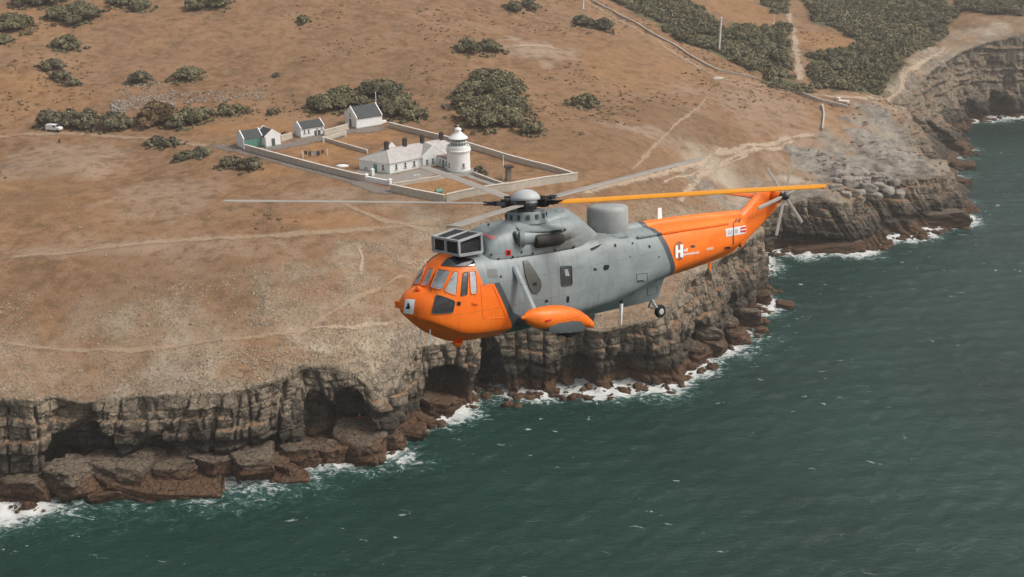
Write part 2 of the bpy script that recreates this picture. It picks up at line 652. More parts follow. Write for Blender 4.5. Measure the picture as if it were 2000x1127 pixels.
def masks(x, y, rimd):
    P = np.c_[x, y]
    scrub = np.zeros(len(x))
    for pl in SCRUB_W:
        bb = (x > pl[:, 0].min() - 6) & (x < pl[:, 0].max() + 6) & (y > pl[:, 1].min() - 6) & (y < pl[:, 1].max() + 6)
        if bb.any():
            q = P[bb]
            d = poly_dist(q, np.r_[pl, pl[:1]])
            sd = np.where(in_poly(q, pl), d, -d) + fbm2(q[:, 0] / 5, q[:, 1] / 5, 3, 4) * 5
            scrub[bb] = np.maximum(scrub[bb], sstep(-1.5, 1.5, sd))
    scrub = np.maximum(scrub, sstep(560, 640, y + fbm2(x / 30, y / 30, 3, 2) * 60) * 0.4)
    org = cover(x, y, ORANGE, 0.5, 21)
    pale = cover(x, y, PALE, 0.9, 31)
    dark = cover(x, y, DARKP, 0.9, 41)
    stony = sstep(30, 5, rimd + fbm2(x / 12, y / 12, 4, 51) * 22)
    stony = stony * (0.35 + 0.65 * sstep(0.35, 0.7, 0.55 + fbm2(x / 9, y / 9, 3, 57)))
    wv_ = rimd + fbm2(x / 14, y / 14, 3, 58) * 9
    band = sstep(0.06, 0.22, fbm2(wv_ / 1.7, fbm2(x / 40, y / 40, 2, 59) * 6, 2, 60)) * sstep(19, 6, wv_) * sstep(0.25, 0.5, 0.5 + fbm2(x / 11, y / 11, 2, 61))
    pale = np.maximum(pale, band)
    return np.c_[stony, scrub, org], np.c_[pale, dark, rocky(x, y)]


# ---- ground material (dry limestone grassland), shared by ground and cliff
def ground_color(m, v):
    a1 = m.attr('cover'); a2 = m.attr('cover2')
    s1 = m.sep(a1.outputs['Color']) if False else m.n('SeparateColor')
    m.l(a1.outputs['Color'], s1.inputs[0])
    s2 = m.n('SeparateColor')
    m.l(a2.outputs['Color'], s2.inputs[0])
    stony, scrub, org = s1.outputs[0], s1.outputs[1], s1.outputs[2]
    pale, dark = s2.outputs[0], s2.outputs[1]
    n1 = m.noise(v, 0.045, 6, 0.62, 0.6)
    n2 = m.noise(v, 0.32, 6, 0.65)
    n3 = m.noise(v, 1.9, 5, 0.7)
    n0 = m.noise(m.mapping(v, (0.6, 1.0, 1.0), (0, 0, 0.5)), 0.11, 7, 0.68, 0.9)
    base = m.ramp(n1, [(0.30, (0.180, 0.098, 0.050)), (0.5, (0.248, 0.138, 0.070)), (0.70, (0.312, 0.182, 0.096))])
    base = m.mix(m.math('MULTIPLY', m.smooth(n0, 0.52, 0.70), 0.45), base, (0.345, 0.222, 0.130))
    base = m.mix(m.math('MULTIPLY', m.smooth(n0, 0.46, 0.30), 0.60), base, (0.155, 0.112, 0.066))
    gpk = m.noise(v, 0.028, 5, 0.6, 0.8)
    base = m.mix(m.math('MULTIPLY', m.smooth(gpk, 0.52, 0.68), 0.40), base, (0.265, 0.175, 0.118))
    base = m.mix(m.smooth(n2, 0.42, 0.72), base, (0.30, 0.19, 0.115), 'MIX')
    base = m.mix(m.smooth(n2, 0.50, 0.30), base, (0.16, 0.10, 0.055))
    base = m.mix(m.math('MULTIPLY', org, 0.8), base, m.ramp(n2, [(0.3, (0.26, 0.13, 0.055)), (0.7, (0.40, 0.22, 0.10))]))
    base = m.mix(m.math('MULTIPLY', pale, m.smooth(n2, 0.25, 0.6)), base, (0.36, 0.27, 0.20))
    base = m.mix(m.math('MULTIPLY', dark, 0.8), base, m.ramp(n3, [(0.3, (0.12, 0.078, 0.045)), (0.7, (0.19, 0.125, 0.075))]))
    st = m.ramp(m.math('ADD', m.math('MULTIPLY', n3, 0.6), m.math('MULTIPLY', n2, 0.4)), [(0.32, (0.165, 0.125, 0.082)), (0.47, (0.295, 0.232, 0.165)), (0.62, (0.42, 0.35, 0.265))])
    base = m.mix(stony, base, st)
    rk = m.noise(m.mapping(v, (0.35, 0.35, 1.2), (0.25, 0.1, 0.4)), 0.55, 7, 0.68, 0.6)
    base = m.mix(m.math('MULTIPLY', m.math('MULTIPLY', pale, stony), 0.7), base, (0.50, 0.43, 0.34))
    base = m.mix(s2.outputs[2], base, m.ramp(rk, [(0.34, (0.085, 0.080, 0.070)), (0.48, (0.215, 0.195, 0.168)), (0.60, (0.33, 0.295, 0.25)), (0.72, (0.20, 0.175, 0.145))]))
    sc = m.ramp(n2, [(0.3, (0.082, 0.080, 0.042)), (0.7, (0.150, 0.132, 0.072))])
    base = m.mix(scrub, base, sc)
    # fine grain of tussocks and little stones
    base = m.mix(m.math('MULTIPLY', m.smooth(n3, 0.54, 0.74), 0.36), base, (0.38, 0.275, 0.18))
    base = m.mix(m.math('MULTIPLY', m.smooth(n3, 0.47, 0.28), 0.42), base, (0.105, 0.068, 0.036))
    return base, n2, n3


GM = Mat('dry_grassland', 0.95, 0.1)
_v = GM.coord('World')
_c, _n2, _n3 = ground_color(GM, _v)
GM.color(_c)
GM.bump(GM.math('ADD', _n3, GM.math('MULTIPLY', _n2, 2.5)), 0.6, 0.35)

# ---- ground sheet
_X = axis(-200, 300, 1.25, 1800)
_Y = axis(150, 560, 1.25, 2200)
_Y = _Y[_Y > 60]
gx, gy, GF = grid_mesh(_X, _Y)
GP = np.c_[gx, gy]
_ins = in_poly(GP, LANDPOLY)
_near = (gx > -1000) & (gx < 1050) & (gy < 700)
_rd = np.full(len(gx), 400.0)
_rd[_near] = poly_dist(GP[_near], RIM[::12])
keep = _ins & (_rd > 2.4)
GF = GF[keep[GF].all(1)]
_use = np.zeros(len(gx), bool); _use[GF.ravel()] = True
gz = np.zeros(len(gx))
gz[_use] = h(gx[_use], gy[_use])
A1 = np.zeros((len(gx), 3)); A2 = np.zeros((len(gx), 3))
A1[_use], A2[_use] = masks(gx[_use], gy[_use], _rd[_use])
GV, GF, A1, A2 = compact(np.c_[gx, gy, gz], GF, A1, A2)
me = np_mesh('ground', GV, GF)
set_attr(me, 'cover', A1); set_attr(me, 'cover2', A2)
ground = tag(link('ground', me, GM.m, smooth=True), 'dry brown limestone grassland sloping up from the cliff top', kind='structure')

# ================================================================== CLIFF
_CAVES = []   # (s, half width, floor z, roof z, depth)


def cave(px, py, hw, z0, z1, dep):
    _CAVES.append((s_near(px, py), hw, z0, z1, dep))


cave(150, 930, 9.5, -2, 12.5, 4.2)
cave(645, 890, 4.0, 3.5, 13.0, 6.0); cave(715, 880, 4.2, 2, 12.5, 6.5)
cave(858, 802, 6.2, 2.6, 11.0, 8.0)
cave(945, 775, 4, -2, 14, 4.0)
cave(500, 915, 6, -2, 7, 2.5); cave(330, 925, 9, -2, 8.5, 3.5)
cave(1130, 768, 5, 1, 9, 2.6); cave(1230, 755, 3.5, -2, 8, 3.0); cave(1060, 772, 6, -2, 7, 2)
cave(1375, 700, 3, -2, 9, 4); cave(1455, 640, 3.5, -2, 8, 3.5)
cave(1865, 352, 5, -2, 14, 6); cave(1880, 300, 5, -2, 13, 5); cave(1862, 330, 4, -2, 12, 5)
cave(1905, 240, 7, -2, 10, 4); cave(1960, 232, 9, -2, 12, 6)
cave(1600, 492, 14, -2, 5, 2.0); cave(1750, 470, 6, -2, 6, 2.5); cave(1830, 450, 8, 2, 7, 2.0)
_r = np.random.default_rng(11)
_zb = [-4.0]
while _zb[-1] < 60: _zb.append(_zb[-1] + _r.choice([0.6, 0.9, 1.5, 2.3, 3.2], p=[.15, .2, .25, .25, .15]))
_zb = np.array(_zb)
_lo = _r.uniform(-0.55, 0.5, len(_zb)); _lw = _r.uniform(1.8, 6.5, len(_zb)); _ls = _r.uniform(0, 10, len(_zb))


def cliff_disp(S, Z, top):
    wob = vn2(S / 23, S * 0 + 3, 61) * 3.0 + vn2(S / 5, Z / 7, 62) * 1.1
    Zw = Z + wob + 0.012 * S
    li = np.clip(np.searchsorted(_zb, Zw) - 1, 0, len(_zb) - 2)
    fz = (Zw - _zb[li]) / (_zb[li + 1] - _zb[li])
    th = _zb[li + 1] - _zb[li]
    u = (S + vn2(S / 3, Z / 3, 63) * 1.1) / _lw[li] + _ls[li]
    bi = np.floor(u)
    fu = u - bi
    blk = _hash(bi, li.astype(float), 0, 5) - 0.5
    d = _lo[li] * 1.25 + blk * 1.6
    eu = np.minimum(fu, 1 - fu) * _lw[li]
    ez = np.minimum(fz, 1 - fz) * th
    d -= 0.75 * np.exp(-(eu / 0.24) ** 2) + 0.32 * np.exp(-(ez / 0.14) ** 2)
    # buttresses and tall joints
    d += vn2(S / 17, Z / 60, 64) * 4.6 + vn2(S / 6.5, Z / 18, 65) * 2.8 + vn2(S / 2.4, Z / 5, 66) * 1.3
    jn = vn2(S / 2.7, Z / 34, 67)
    d -= 1.5 * np.exp(-(jn / 0.04) ** 2)
    d += vn3(S / 0.9, Z / 0.7, Z * 0 + 1.5, 68) * 0.7 + vn3(S / 0.42, Z / 0.4, Z * 0 + 7.5, 69) * 0.22
    # undercut near the sea
    d -= 1.0 * sstep(5.5, 2.5, Z) * sstep(-2, 2.0, Z)
    for sc, hw, z0, z1, dep in _CAVES:
        u_ = (S - sc) / hw
        n_ = vn2(S / 2.2, Z / 2.2, 71) * 0.5
        zz = (Z - z0) / (z1 - z0)
        q = 1 - np.abs(u_) ** 2.4 - np.where(zz > 0, np.abs(zz), np.abs(zz) * 3) ** 2.6 + n_
        d -= dep * sstep(0.0, 0.55, q)
    tf = sstep(0, 3.2, top - Z)         # near the rim: weathered back, never far inland
    rim = 0.35 * vn2(S / 1.3, S * 0, 72) + 1.2 * vn2(S / 7, S * 0, 73) + 0.2
    return d * tf + rim * (1 - tf)


_ns = len(SARC)
_roll = np.array([6.0, 4.6, 3.4, 2.4, 1.5, 0.8, 0.3])
_nr = len(_roll)
_nz = 104
S2 = np.repeat(SARC[:, None], _nr + _nz, 1)
top = h(RIM[:, 0], RIM[:, 1])
VX = np.zeros((_ns, _nr + _nz)); VY = VX.copy(); VZ = VX.copy()
_w0 = cliff_disp(SARC, top, top)
for k, rr in enumerate(_roll):
    q = RIM - NRM * rr + NRM * (_w0 * math.exp(-rr / 1.2))[:, None]
    VX[:, k], VY[:, k] = q.T
    VZ[:, k] = h(q[:, 0], q[:, 1]) + 0.16 - 0.5 * (rr / 6.0) ** 2 - 0.25 * math.exp(-rr / 0.5)
tt = np.linspace(0, 1, _nz) ** 1.0
for k in range(_nz):
    Z = top - 0.30 - (top + 2.3) * tt[k]
    g = np.clip((top - Z) / top, 0, 1.1)
    g = 0.35 * g + 0.65 * g ** 1.8        # steep above, spreading at the foot
    P = RIM + (FOOT - RIM) * g[:, None] + NRM * cliff_disp(SARC, Z, top)[:, None]
    VX[:, _nr + k], VY[:, _nr + k] = P.T
    VZ[:, _nr + k] = Z + 0.12 * vn2(SARC / 0.8, Z, 75)
CV = np.stack([VX, VY, VZ], -1).reshape(-1, 3)
_id = np.arange(_ns * (_nr + _nz)).reshape(_ns, -1)
CF = np.c_[_id[:-1, :-1].ravel(), _id[:-1, 1:].ravel(), _id[1:, 1:].ravel(), _id[1:, :-1].ravel()]
cA1 = np.zeros((len(CV), 3)); cA2 = cA1.copy()
_rr = np.tile(np.r_[_roll, np.zeros(_nz)], _ns)
_topr = np.repeat(np.arange(_nr + _nz)[None] < _nr + 1, _ns, 0).ravel()
cA1[_topr], cA2[_topr] = masks(CV[_topr, 0], CV[_topr, 1], _rr[_topr])
CM = Mat('limestone_cliff', 0.9, 0.2)
_v = CM.coord('World')
_gc, _n2, _n3 = ground_color(CM, _v)
_xyz = CM.sep(_v)
_lay = CM.noise(CM.mapping(_v, (0.16, 0.16, 0.8)), 1.0, 7, 0.70, 0.9)
_ver = CM.noise(CM.mapping(_v, (0.55, 0.55, 0.07)), 1.0, 5, 0.6, 0.3)
_blot = CM.noise(_v, 0.16, 5, 0.6, 0.5)
_fine = CM.noise(_v, 2.6, 5, 0.7)
rock = CM.ramp(_lay, [(0.28, (0.10, 0.076, 0.054)), (0.45, (0.215, 0.170, 0.123)), (0.56, (0.325, 0.268, 0.20)), (0.70, (0.18, 0.143, 0.108))])
rock = CM.mix(CM.math('MULTIPLY', CM.smooth(_blot, 0.50, 0.68), 0.85), rock, (0.085, 0.072, 0.058))
_blk = CM.noise(CM.mapping(_v, (0.30, 0.30, 0.42)), 1.0, 6, 0.7, 0.5)
rock = CM.mix(CM.math('MULTIPLY', CM.smooth(_blk, 0.50, 0.61), 0.88), rock, (0.050, 0.040, 0.029))
rock = CM.mix(CM.math('MULTIPLY', CM.smooth(_blk, 0.46, 0.34), 0.55), rock, (0.36, 0.285, 0.205))
rock = CM.mix(CM.math('MULTIPLY', CM.smooth(_ver, 0.50, 0.64), 0.75), rock, (0.045, 0.040, 0.034))
rock = CM.mix(CM.math('MULTIPLY', CM.smooth(_fine, 0.56, 0.72), 0.45), rock, (0.37, 0.32, 0.26))
rock = CM.mix(CM.math('MULTIPLY', CM.smooth(_fine, 0.46, 0.30), 0.6), rock, (0.055, 0.046, 0.036))
rock = CM.mix(CM.math('MULTIPLY', CM.smooth(CM.math('ADD', _xyz[2], CM.math('MULTIPLY', CM.math('SUBTRACT', _blot, 0.5), 9.0)), 9.0, 14.5), 0.50), rock, CM.ramp(_fine, [(0.3, (0.20, 0.155, 0.105)), (0.7, (0.44, 0.36, 0.265))]))
_crk = CM.cracks(CM.mapping(_v, (0.8, 0.8, 0.55)), 0.75, 0.05, 0.0)
rock = CM.mix(CM.math('MULTIPLY', _crk, 0.75), rock, (0.03, 0.025, 0.019))
# lichen-black splash zone, then brown weed at the water
_zz = CM.math('ADD', _xyz[2], CM.math('MULTIPLY', CM.math('SUBTRACT', _blot, 0.5), 7.0))
rock = CM.mix(CM.math('MULTIPLY', CM.smooth(_zz, 12.0, 5.5), 0.80), rock, CM.ramp(_fine, [(0.3, (0.020, 0.018, 0.015)), (0.7, (0.075, 0.062, 0.048))]))
rock = CM.mix(CM.math('MULTIPLY', CM.smooth(_zz, 4.2, 2.2), 0.9), rock, CM.ramp(_fine, [(0.3, (0.055, 0.030, 0.017)), (0.7, (0.17, 0.098, 0.055))]))
_geo = CM.n('NewGeometry')
_nz_ = CM.sep(_geo.outputs['Normal'])[2]
_flat = CM.math('MULTIPLY', CM.smooth(CM.math('ADD', _nz_, CM.math('MULTIPLY', CM.math('SUBTRACT', _n2, 0.5), 0.5)), 0.62, 0.88), CM.smooth(_xyz[2], 7.0, 10.0))
CM.color(CM.mix(_flat, rock, _gc))
CM.bump(CM.math('SUBTRACT', CM.math('ADD', _fine, CM.math('MULTIPLY', _lay, 2.0)), _crk), 0.8, 0.35)
me = np_mesh('sea_cliff', CV, CF)
set_attr(me, 'cover', cA1); set_attr(me, 'cover2', cA2)
cliff = tag(link('sea_cliff', me, CM.m), 'layered limestone sea cliff, pale above and stained dark near the water', kind='structure')

# ================================================================== SEA
_X = axis(-120, 300, 0.8, 5000, 1.2)
_Y = axis(95, 520, 0.8, 5000, 1.2)
sx, sy, SF = grid_mesh(_X, _Y)
SP = np.c_[sx, sy]
_near = (sx > -300) & (sx < 450) & (sy > 60) & (sy < 620)
_ld = np.full(len(sx), 300.0)
_ld[_near] = poly_dist(SP[_near], FOOT[::14])
_inl = in_poly(SP, SEAPOLY)
keep = ~(_inl & (_ld > 14))
SF = SF[keep[SF].all(1)]
sd_ = np.where(_inl, -_ld, _ld)
sz = np.zeros(len(sx)); dx = sz.copy(); dy = sz.copy()
_r = np.random.default_rng(5)
fade = sstep(900, 350, np.hypot(sx, sy))
for i in range(54):
    lam = 2.6 * (24 / 2.6) ** (_r.random() ** 1.7)
    ang = R(-100) + _r.normal(0, 0.55)
    k = 2 * math.pi / lam
    amp = 0.0056 * lam * (1.0 if lam < 8 else 0.45) * _r.uniform(0.6, 1.4)
    ph = k * (sx * math.cos(ang) + sy * math.sin(ang)) + _r.uniform(0, 6.28)
    grp = 0.6 + 0.8 * (0.5 + vn2(sx / (lam * 4) + i * 7, sy / (lam * 4), 80 + i))
    sz += amp * grp * np.cos(ph) * fade
    dx -= amp * grp * math.cos(ang) * np.sin(ph) * fade * 0.8
    dy -= amp * grp * math.sin(ang) * np.sin(ph) * fade * 0.8
# surf: where the swell breaks (survey) the water heaps up
SURF = [(20, 1012, 10, 1.1), (150, 1000, 9, 1.2), (210, 995, 9, 1.2), (560, 955, 8, 1.2), (600, 940, 8, 1.1), (90, 1005, 7, 1.1), (260, 995, 7, 1.1), (340, 995, 8, 1.1), (430, 985, 7, 1.2), (480, 965, 9, 1.2), (640, 925, 7, 1.0), (560, 950, 7, .9), (700, 905, 9, 1.1), (790, 905, 7, 1.1), (890, 812, 7, 1.2), (930, 815, 4, .9), (1060, 778, 6, .7), (1200, 770, 7, 1.0), (1300, 768, 7, 1.1), (1380, 722, 7, 1.1), (1450, 690, 8, 1.1), (1510, 665, 6, .9), (1500, 600, 7, 1.1), (1540, 600, 4, .7),
        (1505, 520, 8, .9), (1580, 500, 7, 1.0), (1680, 497, 8, 1.1), (1790, 463, 9, 1.0), (1890, 435, 8, 1.0), (1900, 395, 5, .6), (1905, 348, 6, .8), (1895, 312, 5, .7), (1915, 292, 5, .7), (1955, 238, 9, 1.0), (1990, 235, 8, .9)]
surf = np.zeros(len(sx))
for a, b, r_, w in SURF:
    c = un(a, b, 0)
    surf = np.maximum(surf, w * np.exp(-((sx - c[0]) ** 2 + ((sy - c[1]) * 1.3) ** 2) / (2 * r_ ** 2)))
near_sh = np.exp(-np.clip(sd_, 0, None) / 5.0)
foam = np.clip(surf * (0.30 + 0.9 * near_sh) + 0.62 * np.exp(-np.clip(sd_, 0, None) / 2.6), 0, 1.5)
sz += foam * (fbm2(sx / 2.2, sy / 1.5, 3, 91) * 0.8 + 0.12)
chop = np.exp(-np.clip(sd_, 0, None) / 28.0)
SV, SF, foam, chop = compact(np.c_[sx + dx, sy + dy, sz], SF, foam, chop)
WM = Mat('sea_water', 0.16, 0.5)
_v = WM.coord('World')
WM.b.inputs['IOR'].default_value = 1.333
n_a = WM.noise(WM.mapping(_v, (0.45, 1.0, 1.0), (0, 0, R(12))), 0.8, 7, 0.65, 0.8)
n_b = WM.noise(WM.mapping(_v, (0.7, 1.0, 1.0), (0, 0, R(-18))), 2.2, 5, 0.65)
n_big = WM.noise(_v, 0.018, 4, 0.5, 0.5)
deep = WM.ramp(n_big, [(0.3, (0.0055, 0.027, 0.0205)), (0.7, (0.0100, 0.042, 0.0325))])
fa = WM.attr('foam').outputs['Fac']
f1 = WM.noise(WM.mapping(_v, (0.6, 1.0, 1.0), (0, 0, R(20))), 0.42, 8, 0.72, 1.6)
f2 = WM.noise(WM.mapping(_v, (0.8, 1.3, 1.0), (0, 0, R(15))), 1.5, 5, 0.7, 0.8)
fsum = WM.math('ADD', WM.math('MULTIPLY', fa, 0.40), WM.math('ADD', WM.math('MULTIPLY', f1, 0.85), WM.math('MULTIPLY', f2, 0.42)))
fmask = WM.smooth(fsum, 0.86, 1.04)
milky = WM.smooth(fsum, 0.72, 1.00)
caps_n = WM.noise(WM.mapping(_v, (0.30, 0.80, 1.0), (0, 0, R(10))), 0.75, 6, 0.62, 0.8)
caps_p = WM.noise(_v, 0.035, 3, 0.5)
caps = WM.math('MULTIPLY', WM.smooth(caps_n, 0.655, 0.715), WM.smooth(WM.math('ADD', caps_p, WM.math('MULTIPLY', WM.attr('chop').outputs['Fac'], 0.22)), 0.50, 0.66))
wcol = WM.mix(WM.math('MULTIPLY', milky, 0.45), deep, (0.10, 0.22, 0.20))
wcol = WM.mix(WM.math('MAXIMUM', fmask, WM.math('MULTIPLY', caps, 0.8)), wcol, (0.66, 0.67, 0.65))
WM.color(wcol)
WM.rough(WM.math('ADD', 0.09, WM.math('MULTIPLY', WM.math('MAXIMUM', fmask, caps), 0.7)))
WM.bump(WM.math('ADD', n_a, WM.math('MULTIPLY', n_b, 0.45)), 0.7, 0.6)
me = np_mesh('sea', SV, SF)
set_attr(me, 'foam', foam); set_attr(me, 'chop', chop)
sea = tag(link('sea', me, WM.m, smooth=True), 'dark teal sea with small waves and white surf along the rocks', kind='structure')
# ================================================================== PATHS AND PAVINGS
def spl2(P, n=8):
    P = [np.asarray(p, float) for p in P]
    out = []
    for i in range(len(P) - 1):
        p0, p1, p2, p3 = P[max(i - 1, 0)], P[i], P[i + 1], P[min(i + 2, len(P) - 1)]
        for k in range(n):
            t = k / n
            out.append(0.5 * (2 * p1 + (p2 - p0) * t + (2 * p0 - 5 * p1 + 4 * p2 - p3) * t ** 2 + (3 * p1 - p0 - 3 * p2 + p3) * t ** 3))
    out.append(P[-1])
    return np.array(out)


def resample(P, step):
    s = np.r_[0, np.cumsum(np.hypot(*np.diff(P[:, :2], axis=0).T))]
    n = max(2, int(s[-1] / step))
    q = np.linspace(0, s[-1], n + 1)
    return np.c_[[np.interp(q, s, P[:, k]) for k in range(2)]].T


def path_mat(name, c_lo, c_hi, strength, edge=(0.15, 0.75)):
    m = Mat(name, 0.95, 0.1)
    v = m.coord('World')
    n1 = m.noise(v, 0.9, 6, 0.7); n2 = m.noise(v, 0.22, 4, 0.6)
    m.color(m.ramp(n1, [(0.3, c_lo), (0.7, c_hi)]))
    e = m.attr('edge').outputs['Fac']
    f = m.math('ADD', e, m.math('ADD', m.math('MULTIPLY', m.math('SUBTRACT', n1, 0.5), 1.3), m.math('MULTIPLY', m.math('SUBTRACT', n2, 0.5), 1.9)))
    f = m.math('MULTIPLY', m.smooth(f, *edge), strength)
    tr = m.n('BsdfTransparent')
    mx = m.n('MixShader')
    m.l(f, mx.inputs[0]); m.l(tr.outputs[0], mx.inputs[1]); m.l(m.b.outputs[0], mx.inputs[2])
    m.l(mx.outputs[0], m.nt.nodes['Material Output'].inputs[0])
    return m.m


PM_worn = path_mat('worn_chalk_path', (0.41, 0.305, 0.215), (0.56, 0.44, 0.325), 0.78, (0.06, 0.80))
PM_faint = path_mat('faint_track', (0.40, 0.285, 0.185), (0.52, 0.385, 0.265), 0.62, (0.05, 0.85))
PM_tar = path_mat('old_tarmac', (0.19, 0.165, 0.14), (0.27, 0.235, 0.20), 0.85, (0.0, 0.5))
PM_yard = path_mat('paved_yard', (0.24, 0.215, 0.19), (0.34, 0.305, 0.27), 1.0, (-0.4, 0.0))
_lift = [0.10]


def ribbon(name, pxs, width, mat, label, off=None):
    P = resample(spl2([at(*p)[:2] for p in pxs]), 0.9)
    t = np.gradient(P, axis=0); t /= np.linalg.norm(t, axis=1)[:, None] + 1e-9
    n = np.c_[-t[:, 1], t[:, 0]]
    us = np.linspace(-1, 1, 7)
    s = np.arange(len(P)) * 0.9
    w = width / 2 * (1 + 0.5 * vn2(s / 6, s * 0, 101)) * 1.35
    V = np.stack([P + n * (w * u)[:, None] for u in us], 1)
    _lift[0] += 0.004
    z = h(V[..., 0], V[..., 1]) + _lift[0]
    V = np.concatenate([V, z[..., None]], -1).reshape(-1, 3)
    k = len(us)
    idx = np.arange(len(P) * k).reshape(-1, k)
    F = np.c_[idx[:-1, :-1].ravel(), idx[:-1, 1:].ravel(), idx[1:, 1:].ravel(), idx[1:, :-1].ravel()]
    me = np_mesh(name, V, F)
    e = np.tile(1 - np.abs(us), len(P))
    endf = np.minimum(1, np.minimum(np.arange(len(P)), np.arange(len(P))[::-1]) / 6)
    set_attr(me, 'edge', e * np.repeat(endf, k))
    return tag(link(name, me, mat, smooth=True), label, kind='structure')


ribbon('road', [(-40, 268), (60, 262), (150, 262), (260, 270), (360, 280), (440, 288)], 2.6, PM_faint, 'faint dry lane leading left from the sheds past the parked van')
ribbon('road', [(400, 283), (440, 288), (500, 302), (600, 330), (700, 358), (770, 382)], 3.4, PM_tar, 'narrow tarmac lane running past the white sheds to the station gate')
ribbon('pavement', [(497, 296), (560, 284), (640, 269), (690, 256), (760, 250)], 5.0, PM_tar, 'tarmac yard in front of the white outbuildings')
ribbon('pavement', [(692, 337), (728, 343), (768, 350), (810, 343), (850, 335), (900, 339), (932, 334)], 4.6, PM_yard, 'grey paved terrace along the cottage and lighthouse')
ribbon('path', [(905, 338), (930, 350), (975, 365)], 1.6, PM_yard, 'paved path from the lighthouse across the garden')
ribbon('path', [(-30, 664), (0, 667), (60, 677), (130, 684), (260, 685), (340, 677), (400, 668), (490, 660), (580, 648), (615, 632), (640, 615), (700, 580), (760, 553), (800, 535)], 1.2, PM_faint, 'pale worn coast path above the near cliff')
ribbon('path', [(575, 660), (605, 642), (660, 640), (690, 640), (720, 634), (760, 632), (800, 628)], 0.9, PM_worn, 'short side path forking towards the cliff edge')
ribbon('path', [(-20, 508), (90, 497), (200, 484), (330, 472), (470, 463), (600, 456), (700, 449), (800, 439), (880, 430)], 2.4, PM_faint, 'broad faint track across the slope below the light station')
ribbon('path', [(640, 385), (700, 412), (750, 432), (800, 440), (860, 470)], 1.6, PM_faint, 'faint track descending from the station gate')
ribbon('path', [(690, 470), (707, 500), (706, 530), (709, 552)], 1.1, PM_worn, 'short worn path crossing the slope')
ribbon('path', [(1130, 380), (1200, 360), (1270, 345), (1340, 325), (1390, 303), (1450, 288), (1530, 272), (1603, 260)], 2.8, PM_worn, 'worn path curving over the headland to the stile')
ribbon('path', [(1325, 400), (1345, 372), (1375, 340), (1420, 315), (1480, 292), (1560, 270)], 2.2, PM_worn, 'worn path dropping towards the far ledges')
ribbon('path', [(1290, 360), (1340, 345), (1400, 330), (1470, 300)], 0.9, PM_worn, 'thin path between the two headland paths')
ribbon('path', [(1230, 338), (1262, 305), (1300, 265), (1345, 225), (1388, 188)], 1.5, PM_faint, 'straight faint path up the right hand slope')
ribbon('path', [(1603, 262), (1606, 235), (1605, 210), (1600, 200)], 1.2, PM_worn, 'short path climbing to the stile')
ribbon('path', [(1130, -5), (1190, 30), (1250, 62), (1320, 105), (1400, 150), (1470, 163), (1560, 180), (1625, 190)], 2.6, PM_faint, 'rutted farm track descending along the dry stone wall')
ribbon('path', [(1528, -15), (1540, 25), (1549, 60), (1555, 100), (1560, 130), (1563, 160)], 3.6, PM_worn, 'pale track running up between the scrub')
ribbon('path', [(1590, 183), (1640, 190), (1700, 192), (1742, 190), (1760, 172), (1764, 150), (1790, 130), (1828, 107), (1850, 90)], 3.2, PM_worn, 'pale coast path following the far cliff edge')
ribbon('path', [(1862, 80), (1895, 65), (1935, 52), (1990, 45)], 1.4, PM_worn, 'far end of the coast path on the skyline cliff')
ribbon('path', [(1000, 95), (1040, 90), (1070, 92), (1100, 100)], 2.5, PM_worn, 'bare chalk scar on the hillside')

# ================================================================== LIGHT STATION
WHITE = plain('white_render', (0.84, 0.84, 0.82), 0.7, 0.2, 0.06, 0.8)
SLATE = plain('dark_slate', (0.055, 0.060, 0.062), 0.6, 0.3, 0.25, 1.2)
LEAD = plain('pale_slate', (0.46, 0.435, 0.41), 0.7, 0.25, 0.14, 0.9)
GREEN = plain('green_paint', (0.10, 0.27, 0.21), 0.5, 0.4, 0.12)
PLINTH = plain('pale_green_plinth', (0.42, 0.52, 0.47), 0.7, 0.2, 0.1)
CHIM = plain('dark_brick', (0.055, 0.045, 0.042), 0.85, 0.2, 0.3, 3)
PANE = Mat('window_glass', 0.08, 0.6, (0.035, 0.042, 0.045, 1)).m
DGREY = plain('dark_grey_paint', (0.09, 0.10, 0.10), 0.6, 0.3, 0.15)
STONE = Mat('wall_stone', 0.92, 0.15)
_v = STONE.coord('World')
_a = STONE.noise(_v, 0.8, 6, 0.7); _b = STONE.noise(_v, 5.0, 3, 0.6)
STONE.color(STONE.mix(STONE.math('MULTIPLY', STONE.smooth(_b, 0.5, 0.65), 0.4), STONE.ramp(_a, [(0.3, (0.46, 0.405, 0.335)), (0.7, (0.62, 0.555, 0.465))]), (0.36, 0.315, 0.26)))
STONE.bump(_b, 0.6, 0.1)
STONE = STONE.m
COPING = plain('pale_coping', (0.62, 0.56, 0.48), 0.9, 0.15, 0.12, 1.0)


def lighten(n):
    return n


def frame_at(px, py, ang):
    p = at(px, py)
    return (float(p[0]), float(p[1]), float(p[2])), ang


